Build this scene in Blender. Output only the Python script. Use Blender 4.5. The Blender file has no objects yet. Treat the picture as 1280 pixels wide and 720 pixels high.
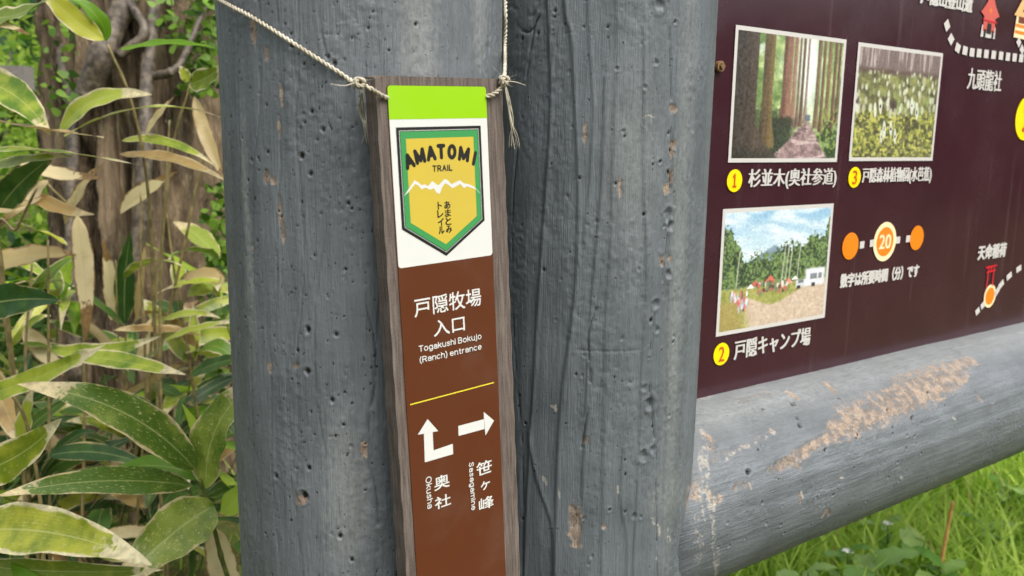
import bpy, math, random
import numpy as np
from mathutils import Vector, Matrix

# ------------------------------------------------------------------ camera, sky, sun, exposure
SC = bpy.context.scene
COL = SC.collection
ZC = 1.05                                   # lens height above the ground
F, PITCH, ROLL = 1023.6, 0.1756, 0.0121     # focal length in photo pixels (1280 wide)
_c, _s = math.cos(PITCH), math.sin(PITCH)
_fw = np.array([0, _c, -_s]); _r0 = np.array([1., 0, 0]); _u0 = np.array([0, _s, _c])
_rt = math.cos(ROLL) * _r0 + math.sin(ROLL) * _u0
_up = -math.sin(ROLL) * _r0 + math.cos(ROLL) * _u0
EYE = np.array([0, 0, ZC])
cam = bpy.data.cameras.new('camera'); cam_ob = bpy.data.objects.new('camera', cam); COL.objects.link(cam_ob)
cam.sensor_width = 36; cam.lens = F * 36 / 1280
cam.clip_start = .02; cam.clip_end = 3000
M = Matrix.Identity(4)
for i, v in enumerate((_rt, _up, -_fw)):
    for j in range(3): M[j][i] = v[j]
M.translation = Vector(EYE)
cam_ob.matrix_world = M
cam.dof.use_dof = True; cam.dof.focus_distance = .63; cam.dof.aperture_fstop = 11.0
SC.camera = cam_ob

SUN_EL, SUN_AZ = math.radians(56), math.radians(134)     # azimuth clockwise from +Y (the way the lens looks)
w = bpy.data.worlds.new('World'); SC.world = w; w.use_nodes = True
nt = w.node_tree; bg = nt.nodes['Background']
sky = nt.nodes.new('ShaderNodeTexSky'); sky.sky_type = 'NISHITA'; sky.sun_disc = False
sky.sun_elevation = SUN_EL; sky.sun_rotation = SUN_AZ; sky.dust_density = 4.0; sky.air_density = 1.2; sky.ozone_density = 1.0
hs = nt.nodes.new('ShaderNodeHueSaturation'); hs.inputs['Saturation'].default_value = .38      # thin cloud whitens the blue
nt.links.new(sky.outputs[0], hs.inputs['Color']); nt.links.new(hs.outputs[0], bg.inputs[0]); bg.inputs[1].default_value = .15
sl = bpy.data.lights.new('sun', 'SUN'); sl.energy = 1.3; sl.angle = math.radians(42); sl.color = (1, .96, .9)
so = bpy.data.objects.new('sun', sl); COL.objects.link(so)
sd = Vector((math.sin(SUN_AZ) * math.cos(SUN_EL), math.cos(SUN_AZ) * math.cos(SUN_EL), math.sin(SUN_EL)))
so.rotation_euler = sd.to_track_quat('Z', 'Y').to_euler(); so.location = (1.5, -2, 4)
SC.view_settings.view_transform = 'Standard'; SC.view_settings.look = 'None'
SC.view_settings.exposure = 0.84; SC.view_settings.gamma = 1; SC.view_settings.use_curve_mapping = False
SC.cycles.max_bounces = 6; SC.cycles.transparent_max_bounces = 6

# ------------------------------------------------------------------ survey helpers (photo pixel -> ray)
def ray(px, py):
    return _fw * F + _rt * (px - 640) - _up * (py - 360)
def at(px, py, depth):
    return EYE + ray(px, py) / F * depth
def hit_plane(px, py, O, N):
    d = ray(px, py); return EYE + d * (np.dot(O - EYE, N) / np.dot(d, N))

# ------------------------------------------------------------------ small tools
def lin(r, g, b):
    f = lambda c: (c / 255 / 12.92) if c <= 10 else ((c / 255 + .055) / 1.055) ** 2.4
    return (f(r), f(g), f(b), 1)
def hash2(ix, iy, seed):
    h = (ix.astype(np.int64) * 374761393 + iy.astype(np.int64) * 668265263 + seed * 1442695041) & 0xffffffff
    h = ((h ^ (h >> 13)) * 1274126177) & 0xffffffff
    h = h ^ (h >> 16)
    return (h & 0xffffff) / float(0xffffff)
def vnoise(x, y, seed=0):
    x = np.asarray(x, float); y = np.asarray(y, float)
    x, y = np.broadcast_arrays(x, y)
    ix = np.floor(x); iy = np.floor(y); fx = x - ix; fy = y - iy
    fx = fx * fx * (3 - 2 * fx); fy = fy * fy * (3 - 2 * fy)
    a = hash2(ix, iy, seed); b = hash2(ix + 1, iy, seed); c = hash2(ix, iy + 1, seed); d = hash2(ix + 1, iy + 1, seed)
    return (a * (1 - fx) + b * fx) * (1 - fy) + (c * (1 - fx) + d * fx) * fy
def fbm(x, y, seed=0, n=4, g=.5):
    v = 0; a = 1; t = 0
    for i in range(n):
        v = v + a * vnoise(np.asarray(x) * 2 ** i, np.asarray(y) * 2 ** i, seed + 17 * i); t += a; a *= g
    return v / t
def sstep(a, b, x):
    t = np.clip((x - a) / (b - a), 0, 1); return t * t * (3 - 2 * t)

def link(name, me, mats, parent=None):
    o = bpy.data.objects.new(name, me); COL.objects.link(o)
    for m in (mats if isinstance(mats, (list, tuple)) else [mats]): me.materials.append(m)
    if parent is not None: o.parent = parent
    return o
def np_mesh(name, V, Fq, smooth=True, attrs=None, matidx=None):
    """V (n,3), Fq (m,k) same-size faces"""
    V = np.asarray(V, np.float32); Fq = np.asarray(Fq, np.int32); k = Fq.shape[1]
    me = bpy.data.meshes.new(name)
    me.vertices.add(len(V)); me.vertices.foreach_set('co', V.ravel())
    me.loops.add(Fq.size); me.loops.foreach_set('vertex_index', Fq.ravel())
    me.polygons.add(len(Fq)); me.polygons.foreach_set('loop_start', np.arange(0, Fq.size, k, dtype=np.int32))
    me.polygons.foreach_set('loop_total', np.full(len(Fq), k, np.int32))
    me.update(calc_edges=True); me.validate()
    me.polygons.foreach_set('use_smooth', np.full(len(me.polygons), smooth, bool))
    if attrs:
        for a, val in attrs.items():
            val = np.asarray(val, np.float32)
            if val.ndim == 1:
                at_ = me.attributes.new(a, 'FLOAT', 'POINT'); at_.data.foreach_set('value', val)
            else:
                at_ = me.attributes.new(a, 'FLOAT_COLOR', 'POINT'); at_.data.foreach_set('color', val.ravel())
    if matidx is not None: me.polygons.foreach_set('material_index', np.asarray(matidx, np.int32))
    return me
class MB:
    """collects polygons of any size into ONE mesh"""
    def __init__(s): s.v = []; s.f = []; s.m = []; s.at = {}
    def add(s, V, Fs, mi=0, **attrs):
        o = len(s.v); s.v += [tuple(map(float, p)) for p in V]; s.f += [tuple(o + i for i in f) for f in Fs]; s.m += [mi] * len(Fs)
        for k in set(list(s.at) + list(attrs)):
            L = s.at.setdefault(k, [0.0] * o)
            val = attrs.get(k, 0.0)
            L += list(map(float, val)) if hasattr(val, '__len__') else [float(val)] * len(V)
    def box(s, a, b, mi=0):
        (x0, y0, z0), (x1, y1, z1) = a, b
        s.add([(x0,y0,z0),(x1,y0,z0),(x1,y1,z0),(x0,y1,z0),(x0,y0,z1),(x1,y0,z1),(x1,y1,z1),(x0,y1,z1)],
              [(0,3,2,1),(4,5,6,7),(0,1,5,4),(1,2,6,5),(2,3,7,6),(3,0,4,7)], mi)
    def tube(s, pts, rad, n=6, mi=0, cap=True, **attrs):
        pts = np.asarray(pts, float); m = len(pts)
        rad = np.full(m, rad) if np.isscalar(rad) else np.asarray(rad)
        T = np.gradient(pts, axis=0); T /= np.linalg.norm(T, axis=1)[:, None] + 1e-12
        u = np.cross(T[0], [0, 0, 1.]);
        if np.linalg.norm(u) < .05: u = np.cross(T[0], [1., 0, 0])
        u /= np.linalg.norm(u); V = []
        for i in range(m):
            u = u - T[i] * np.dot(u, T[i]); u /= np.linalg.norm(u) + 1e-12; b = np.cross(T[i], u)
            for k in range(n):
                a = 2 * math.pi * k / n; V.append(pts[i] + rad[i] * (math.cos(a) * u + math.sin(a) * b))
        Fs = [(i*n+k, i*n+(k+1)%n, (i+1)*n+(k+1)%n, (i+1)*n+k) for i in range(m-1) for k in range(n)]
        if cap: Fs += [tuple(range(n))[::-1], tuple((m-1)*n+k for k in range(n))]
        at2 = {k: (np.repeat(v, n) if hasattr(v, '__len__') else v) for k, v in attrs.items()}
        s.add(V, Fs, mi, **at2)
    def build(s, name, mats, parent=None, smooth=False):
        me = bpy.data.meshes.new(name); me.from_pydata(s.v, [], s.f); me.update()
        me.polygons.foreach_set('material_index', np.array(s.m, np.int32))
        if smooth: me.polygons.foreach_set('use_smooth', np.ones(len(me.polygons), bool))
        for k, L in s.at.items():
            a = me.attributes.new(k, 'FLOAT', 'POINT'); a.data.foreach_set('value', np.array(L, np.float32))
        return link(name, me, mats, parent)
def tag(o, label=None, cat=None, group=None, kind=None):
    if label: o['label'] = label
    if cat: o['category'] = cat
    if group: o['group'] = group
    if kind: o['kind'] = kind
    return o
def empty(name, loc=(0, 0, 0)):
    o = bpy.data.objects.new(name, None); o.empty_display_size = .05; COL.objects.link(o); o.location = loc; return o
def smooth_path(P, n=60):
    P = np.asarray(P, float); m = len(P); ext = np.vstack([2*P[0]-P[1], P, 2*P[-1]-P[-2]]); out = []
    for t in np.linspace(0, m - 1 - 1e-6, n):
        i = int(t); f = t - i; a, b, c, d = ext[i:i+4]
        out.append(.5*((2*b)+(-a+c)*f+(2*a-5*b+4*c-d)*f*f+(-a+3*b-3*c+d)*f**3))
    return np.array(out)

# ------------------------------------------------------------------ materials
class NT:
    def __init__(s, name):
        s.m = bpy.data.materials.new(name); s.m.use_nodes = True; s.t = s.m.node_tree
        s.b = s.t.nodes['Principled BSDF']; s.out = s.t.nodes['Material Output']
    def n(s, typ, **kw):
        x = s.t.nodes.new(typ)
        for k, v in kw.items(): setattr(x, k, v)
        return x
    def l(s, a, b): s.t.links.new(a, b)
    def set(s, sock, v):
        if hasattr(v, 'is_output'): s.l(v, sock)
        else: sock.default_value = v
    def coord(s, which='Object', scale=(1, 1, 1)):
        tc = s.n('ShaderNodeTexCoord'); mp = s.n('ShaderNodeMapping'); s.l(tc.outputs[which], mp.inputs[0]); mp.inputs['Scale'].default_value = scale
        return mp.outputs[0]
    def noise(s, vec, scale, detail=4, rough=.55, dist=0):
        x = s.n('ShaderNodeTexNoise'); s.l(vec, x.inputs['Vector']); x.inputs['Scale'].default_value = scale
        x.inputs['Detail'].default_value = detail; x.inputs['Roughness'].default_value = rough; x.inputs['Distortion'].default_value = dist
        return x.outputs['Fac']
    def attr(s, name):
        x = s.n('ShaderNodeAttribute'); x.attribute_name = name; return x
    def math(s, op, a, b=0.0, clamp=False):
        x = s.n('ShaderNodeMath', operation=op); x.use_clamp = clamp; s.set(x.inputs[0], a); s.set(x.inputs[1], b); return x.outputs[0]
    def ramp(s, fac, lo, hi, a=0.0, b=1.0):
        x = s.n('ShaderNodeMapRange'); x.interpolation_type = 'SMOOTHSTEP'
        s.set(x.inputs['Value'], fac); x.inputs['From Min'].default_value = lo; x.inputs['From Max'].default_value = hi
        x.inputs['To Min'].default_value = a; x.inputs['To Max'].default_value = b; return x.outputs['Result']
    def mix(s, fac, a, b):
        x = s.n('ShaderNodeMix', data_type='RGBA'); s.set(x.inputs[0], fac); s.set(x.inputs[6], a); s.set(x.inputs[7], b); return x.outputs[2]
    def bump(s, h, strength=.3, dist=.001, normal=None):
        x = s.n('ShaderNodeBump'); x.inputs['Strength'].default_value = strength; x.inputs['Distance'].default_value = dist
        s.l(h, x.inputs['Height']);
        if normal is not None: s.l(normal, x.inputs['Normal'])
        return x.outputs[0]
    def base(s, col=None, rough=None, normal=None, spec=None):
        if col is not None: s.set(s.b.inputs['Base Color'], col)
        if rough is not None: s.set(s.b.inputs['Roughness'], rough)
        if normal is not None: s.l(normal, s.b.inputs['Normal'])
        if spec is not None: s.b.inputs['Specular IOR Level'].default_value = spec
        return s.m

def flat_mat(name, rgb, rough=.4, spec=.4, var=.06, scale=60):
    t = NT(name); v = t.coord(); n = t.noise(v, scale, 3)
    c = lin(*rgb); d = tuple(x * (1 - var * 2) for x in c[:3]) + (1,)
    g = t.noise(v, 14, 4, .65); f = t.noise(v, 1600, 2); col = t.mix(n, d, c); col = t.mix(t.ramp(g, .5, .75, 0, .10), col, lin(120, 112, 100)); col = t.mix(t.ramp(f, .77, .8, 0, .35), col, lin(190, 180, 165))
    return t.base(col, t.ramp(g, .3, .7, rough - .08, rough + .1), t.bump(t.noise(v, 40, 2), .06, .002), spec=spec)

def paint_mat(name, axis, tint=(1, 1, 1)):
    """weathered grey oil paint on a log: thin wood grain telegraphing through, bare wood in the chips"""
    t = NT(name)
    sc = {'z': (1, 1, .06), 'x': (.06, 1, 1)}[axis]
    vg = t.coord(scale=sc); vo = t.coord()
    grain = t.noise(vg, 900, 4, .6); grain2 = t.noise(vg, 260, 3, .6)
    fine = t.noise(vo, 1500, 3, .6); mid = t.noise(vo, 260, 4, .6); big = t.noise(vo, 22, 4, .6); bandn = t.noise(vg, 60, 3, .6)
    g1 = tuple(a * b for a, b in zip(lin(90, 95, 98)[:3], tint)) + (1,)
    g2 = tuple(a * b for a, b in zip(lin(111, 116, 120)[:3], tint)) + (1,)
    col = t.mix(t.ramp(t.math('ADD', t.math('MULTIPLY', big, .6), t.math('MULTIPLY', bandn, .5)), .36, .74), g1, g2)
    col = t.mix(t.ramp(grain2, .56, .72, 0, .28), col, lin(62, 67, 71))
    col = t.mix(t.ramp(grain, .56, .72, 0, .32), col, lin(56, 61, 66)); col = t.mix(t.ramp(grain, .42, .30, 0, .30), col, lin(136, 141, 143))
    def dots(scale, lo, hi, stretch):
        v2 = t.coord(scale=stretch); vr = t.n('ShaderNodeTexVoronoi'); t.l(v2, vr.inputs['Vector']); vr.inputs['Scale'].default_value = scale
        keep = t.n('ShaderNodeSeparateColor'); t.l(vr.outputs['Color'], keep.inputs[0])
        return t.math('MULTIPLY', t.ramp(vr.outputs['Distance'], hi, lo), t.math('GREATER_THAN', keep.outputs[0], .62))
    st = {'z': (1, 1, .6), 'x': (.6, 1, 1)}[axis]
    pin = t.math('MULTIPLY', dots(150, .06, .12, st), t.ramp(big, .42, .56)); pin = t.math('MAXIMUM', pin, t.math('MULTIPLY', dots(330, .10, .2, st), t.ramp(mid, .5, .6)))
    col = t.mix(t.math('MULTIPLY', pin, .75), col, lin(34, 35, 36))
    # pale scuffs
    col = t.mix(t.ramp(mid, .62, .76, 0, .20), col, lin(136, 140, 143))
    dust_and_light = t.attr('dust_and_light').outputs['Fac']
    col = t.mix(t.math('MULTIPLY', dust_and_light, t.ramp(mid, .3, .62, .35, 1.0)), col, lin(172, 174, 168))
    mid3 = t.noise(vo, 90, 4, .6); brk = t.math('ADD', t.math('ADD', t.math('MULTIPLY', t.math('SUBTRACT', mid, .5), 1.5), t.math('MULTIPLY', t.math('SUBTRACT', mid3, .5), 1.1)), t.math('MULTIPLY', t.math('SUBTRACT', fine, .5), .9))
    chip = t.attr('chip').outputs['Fac']
    cm = t.ramp(t.math('ADD', chip, t.math('MULTIPLY', brk, t.ramp(chip, .03, .2))), .42, .55)
    wood = t.mix(t.ramp(mid3, .35, .65), lin(118, 102, 88), lin(160, 143, 126))
    speck = t.noise(vo, 620, 3, .6)
    wood = t.mix(t.ramp(speck, .56, .64, 0, .85), wood, lin(74, 62, 52))
    wood = t.mix(t.ramp(mid, .58, .68, 0, .6), wood, lin(96, 98, 98))
    col = t.mix(cm, col, wood)
    wh = t.attr('white').outputs['Fac']
    wm = t.ramp(t.math('ADD', wh, t.math('MULTIPLY', brk, t.ramp(wh, .03, .2))), .4, .6)
    col = t.mix(t.math('MULTIPLY', wm, .75), col, lin(168, 162, 150))
    hole = t.attr('hole').outputs['Fac']
    col = t.mix(t.ramp(hole, .3, .6), col, lin(30, 27, 25))
    h = t.math('ADD', t.math('MULTIPLY', t.math('SUBTRACT', grain, t.math('MULTIPLY', pin, .8)), .9), t.math('ADD', t.math('MULTIPLY', grain2, .7), t.math('MULTIPLY', mid, .5)))
    nrm = t.bump(h, .8, .0011); nrm = t.bump(fine, .4, .0004, nrm)
    rough = t.math('ADD', t.ramp(mid, .3, .7, .36, .55), t.math('MULTIPLY', t.math('MAXIMUM', cm, wm), .4))
    return t.base(col, rough, nrm, .5)

def leaf_mat(name, green, green2, margin=None, msize=.2, tip=.9, spots=0.0, trans=.24, back=None):
    """sasa leaf: parallel veins, pale midrib, withered margin and tip"""
    t = NT(name)
    ac = t.attr('across').outputs['Fac']; al = t.attr('along').outputs['Fac']; rn = t.attr('rnd').outputs['Fac']
    vo = t.coord(); nb = t.noise(vo, 30, 4); nm = t.noise(vo, 110, 4, .6); nf = t.noise(vo, 420, 3, .6)
    col = t.mix(t.ramp(t.math('ADD', nb, t.math('MULTIPLY', t.math('SUBTRACT', rn, .5), .6)), .3, .7), lin(*green), lin(*green2))
    aabs = t.math('ABSOLUTE', ac)
    col = t.mix(t.ramp(aabs, .02, .06, .38, 0), col, lin(196, 200, 130))
    if spots > 0:
        cmb = t.n('ShaderNodeCombineXYZ'); t.l(t.math('MULTIPLY', ac, 7.0), cmb.inputs[0]); t.l(t.math('MULTIPLY', al, 16.0), cmb.inputs[1]); t.l(rn, cmb.inputs[2])
        ns = t.noise(cmb.outputs[0], 2.3, 4, .7)
        col = t.mix(t.ramp(ns, .58, .68, 0, spots), col, lin(212, 205, 140))
    if margin:
        e = t.math('ADD', aabs, t.math('MULTIPLY', t.math('SUBTRACT', nm, .5), .35))
        e = t.math('ADD', e, t.math('MULTIPLY', t.math('SUBTRACT', nb, .5), .5))
        cb = t.n('ShaderNodeCombineXYZ'); t.l(t.math('MULTIPLY', al, 3.2), cb.inputs[0]); t.l(t.math('ADD', t.math('SIGN', ac), t.math('MULTIPLY', rn, 40.0)), cb.inputs[1])
        e = t.math('ADD', e, t.math('MULTIPLY', t.math('SUBTRACT', t.noise(cb.outputs[0], 1.0, 2), .52), .55))
        mk = t.ramp(e, 1 - msize - .06, 1 - msize + .06)
        tk = t.ramp(t.math('ADD', al, t.math('ADD', t.math('MULTIPLY', t.math('SUBTRACT', nm, .5), .35), t.math('MULTIPLY', t.math('SUBTRACT', rn, .5), .22))), tip - .02, tip + .03)
        mk = t.math('MAXIMUM', mk, tk)
        dry = t.mix(t.ramp(nm, .35, .7), lin(*margin), tuple(x * .62 for x in lin(*margin)[:3]) + (1,))
        col = t.mix(mk, col, dry)
    vein = t.n('ShaderNodeMath', operation='SINE'); t.l(t.math('MULTIPLY', ac, 46.0), vein.inputs[0])
    nrm = t.bump(t.math('ADD', t.math('MULTIPLY', vein.outputs[0], .16), nf), .35, .0007)
    t.base(col, t.ramp(nm, .3, .7, .3, .5), nrm, .5)
    tr = t.n('ShaderNodeBsdfTranslucent'); t.l(col, tr.inputs['Color'])
    mx = t.n('ShaderNodeMixShader'); mx.inputs[0].default_value = trans
    t.l(t.b.outputs[0], mx.inputs[1]); t.l(tr.outputs[0], mx.inputs[2]); t.l(mx.outputs[0], t.out.inputs[0])
    return t.m
def foliage_mat(name, a, b, trans=.4, straw=False):
    t = NT(name); rn = t.attr('rnd').outputs['Fac']; vo = t.coord(); n = t.noise(vo, 25, 2)
    col = t.mix(t.ramp(t.math('ADD', t.math('MULTIPLY', rn, .8), t.math('MULTIPLY', n, .2)), .1, .9), lin(*a), lin(*b))
    if straw: col = t.mix(t.math('MULTIPLY', t.math('GREATER_THAN', t.math('FRACT', t.math('MULTIPLY', rn, 37.0)), .95), .7), col, lin(196, 176, 116))
    t.base(col, .5, spec=.35)
    tr = t.n('ShaderNodeBsdfTranslucent'); t.l(col, tr.inputs['Color'])
    mx = t.n('ShaderNodeMixShader'); mx.inputs[0].default_value = trans
    t.l(t.b.outputs[0], mx.inputs[1]); t.l(tr.outputs[0], mx.inputs[2]); t.l(mx.outputs[0], t.out.inputs[0])
    return t.m
def stem_mat(name, a, b):
    t = NT(name); v = t.coord(); n = t.noise(v, 60, 4)
    return t.base(t.mix(t.ramp(n, .3, .7), lin(*a), lin(*b)), .55, t.bump(t.noise(v, 300, 3), .3, .001))
def bark_mat(name):
    t = NT(name); vg = t.coord(scale=(1, 1, .22)); vo = t.coord()
    g = t.noise(vg, 15, 9, .74, .6); g2 = t.noise(vg, 160, 4, .65); b = t.noise(vo, 6, 4)
    col = t.mix(t.ramp(g, .34, .66), lin(44, 36, 28), lin(150, 130, 104))
    col = t.mix(t.ramp(b, .55, .75, 0, .6), col, lin(120, 104, 82))
    col = t.mix(t.ramp(g2, .58, .72, 0, .5), col, lin(204, 188, 158))
    col = t.mix(t.ramp(t.noise(vo, 9, 3), .6, .75, 0, .45), col, lin(104, 116, 66))
    return t.base(col, .9, t.bump(t.math('ADD', g, t.math('MULTIPLY', g2, .5)), .8, .02), .2)
def plank_mat(name, a, b, c, axis=(1, .05, 1), rough=.75):
    t = NT(name); vg = t.coord(scale=axis); vo = t.coord()
    g = t.noise(vg, 700, 5, .65); g2 = t.noise(vg, 200, 4, .6); big = t.noise(vo, 30, 3)
    col = t.mix(t.ramp(g, .32, .68), lin(*a), lin(*b))
    col = t.mix(t.ramp(g2, .52, .75, 0, .6), col, lin(*c))
    col = t.mix(t.ramp(big, .5, .8, 0, .3), col, lin(*a)); sp = t.noise(vo, 1300, 3, .7); col = t.mix(t.ramp(sp, .55, .68, 0, .6), col, lin(*c)); col = t.mix(t.ramp(sp, .42, .32, 0, .5), col, tuple(x * .5 for x in lin(*a)[:3]) + (1,))
    return t.base(col, rough, t.bump(t.math('ADD', g, g2), .5, .0006), .3)
def ground_mat(name):
    t = NT(name); v = t.coord()
    n = t.noise(v, 3, 6, .6); f = t.noise(v, 60, 4, .6)
    col = t.mix(t.ramp(n, .35, .65), lin(70, 60, 40), lin(84, 96, 44))
    col = t.mix(t.ramp(f, .5, .7, 0, .6), col, lin(116, 98, 66))
    return t.base(col, .95, t.bump(f, .8, .02), .1)
def vcol_mat(name, rough=.28):
    t = NT(name); a = t.attr('ink'); v = t.coord(); n = t.noise(v, 250, 2)
    col = t.mix(t.ramp(n, .3, .7, 0, .12), a.outputs['Color'], lin(150, 150, 150))
    t.base(col, rough, spec=.5); return t.m

MAT = dict(  
    paintL=paint_mat('grey paint on post', 'z'),
    paintR=paint_mat('grey paint on board post', 'z', (.92, .95, .95)),
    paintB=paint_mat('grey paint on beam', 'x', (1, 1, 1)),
    plank=plank_mat('weathered brown plank', (76, 66, 60), (112, 100, 92), (140, 128, 119)),
    arris=plank_mat('worn plank edge', (104, 92, 84), (136, 122, 112), (160, 148, 138)),
    brown=flat_mat('brown sign plate', (92, 49, 27), .42, .35, .05),
    lime=flat_mat('lime film', (146, 198, 6), .4, .35, .02),
    white=flat_mat('white film', (214, 214, 208), .42, .35, .02),
    ink=flat_mat('black ink', (34, 32, 30), .45, .3),
    green=flat_mat('green print', (62, 146, 80), .42, .35, .03),
    yellow=flat_mat('ochre yellow print', (200, 176, 64), .42, .35, .03),
    yline=flat_mat('yellow line print', (226, 208, 60), .42, .35, .03),
    maroon=None, pwhite=flat_mat('white board print', (206, 202, 196), .35, .4, .03),
    badge=flat_mat('yellow badge print', (250, 222, 10), .35, .4, .03),
    rednum=flat_mat('red numeral print', (196, 84, 30), .35, .4, .03),
    orange=flat_mat('orange print', (238, 132, 28), .35, .4, .03),
    cream=flat_mat('cream print', (250, 226, 178), .35, .4, .03),
    crimson=flat_mat('crimson print', (206, 34, 50), .35, .4, .03),
    coral=flat_mat('coral print', (206, 92, 80), .35, .4, .03),
    tan=flat_mat('tan roof print', (226, 182, 120), .35, .4, .03),
    dkbrown=flat_mat('brown print', (120, 60, 36), .35, .4, .03),
    photo=vcol_mat('printed photograph'),
    rust=stem_mat('rusty steel', (70, 50, 34), (150, 116, 76)),
    twine=stem_mat('hemp twine', (168, 158, 136), (214, 206, 186)),
    bark=bark_mat('shaggy bark'),
    vine=stem_mat('vine stem', (58, 50, 42), (116, 104, 88)),
    culm=stem_mat('tan culm', (104, 92, 54), (150, 134, 88)),
    gculm=stem_mat('green culm', (66, 80, 30), (116, 122, 58)),
    drystem=stem_mat('dry stalk', (178, 128, 70), (212, 168, 100)),
    kuma=leaf_mat('sasa leaf withered margin', (88, 122, 24), (166, 178, 58), (232, 218, 172), .14, .82, .35),
    kumay=leaf_mat('yellowing sasa leaf', (104, 124, 22), (172, 174, 54), (234, 222, 176), .10, .80, .5),
    spot=leaf_mat('speckled sasa leaf', (76, 106, 28), (136, 152, 58), (222, 204, 154), .045, .76, .95),
    fresh=leaf_mat('fresh sasa leaf', (112, 158, 30), (172, 198, 60), None, trans=.5),
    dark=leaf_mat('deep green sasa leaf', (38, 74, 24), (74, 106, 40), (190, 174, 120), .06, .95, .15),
    dry=leaf_mat('dry sasa leaf', (196, 172, 118), (234, 216, 168), (160, 126, 80), .12, .8, .2, .4),
    brownl=leaf_mat('brown sasa leaf', (132, 102, 54), (184, 154, 96), (216, 196, 148), .14, .8, .1, .3),
    bush=foliage_mat('bush leaves', (90, 136, 34), (186, 212, 86), .55),
    dbush=foliage_mat('deep bush leaves', (34, 70, 24), (88, 126, 44), .4),
    ivy=foliage_mat('ivy leaves', (40, 78, 20), (126, 162, 54)),
    grass=foliage_mat('grass blades', (116, 158, 28), (210, 232, 112), .62, True),
    weed=foliage_mat('weed leaves', (96, 140, 50), (160, 186, 108), .4),
    petal=flat_mat('white petals', (236, 234, 224), .6, .2),
    ground=ground_mat('soil and moss'),
    grey=plank_mat('grey timber', (112, 106, 100), (160, 152, 144), (182, 176, 168), (.08, 1, 1)),
)
def board_mat():
    t = NT('maroon board'); v = t.coord(); n = t.noise(v, 8, 3); sp = t.noise(v, 900, 2)
    col = t.mix(t.ramp(n, .3, .7), lin(56, 27, 36), lin(63, 33, 41))
    col = t.mix(t.ramp(sp, .72, .78, 0, .45), col, lin(130, 110, 110))
    run = t.noise(t.coord(scale=(1, 1, .06)), 60, 4, .6); col = t.mix(t.ramp(run, .56, .78, 0, .16), col, lin(140, 122, 120))   # dried rain runs
    return t.base(col, t.ramp(t.noise(v, 12, 5, .65), .3, .7, .14, .30), t.bump(t.noise(v, 5, 2), .05, .01), .5)
MAT['maroon'] = board_mat()

# ------------------------------------------------------------------ ground
def ground():
    n = 70; ax = np.concatenate([-np.geomspace(400, 8, 12), np.linspace(-6, 6, n), np.geomspace(8, 400, 12)])
    X, Y = np.meshgrid(ax, ax); Z = .05 * (fbm(X * .8, Y * .8, 3) - .5) * np.exp(-(X**2 + Y**2) / 300)
    m = len(ax); V = np.stack([X, Y, Z], -1).reshape(-1, 3)
    i = np.arange(m * m).reshape(m, m); Fq = np.stack([i[:-1, :-1], i[:-1, 1:], i[1:, 1:], i[1:, :-1]], -1).reshape(-1, 4)
    o = link('ground', np_mesh('ground', V, Fq), MAT['ground']); tag(o, kind='structure')
ground()

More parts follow.
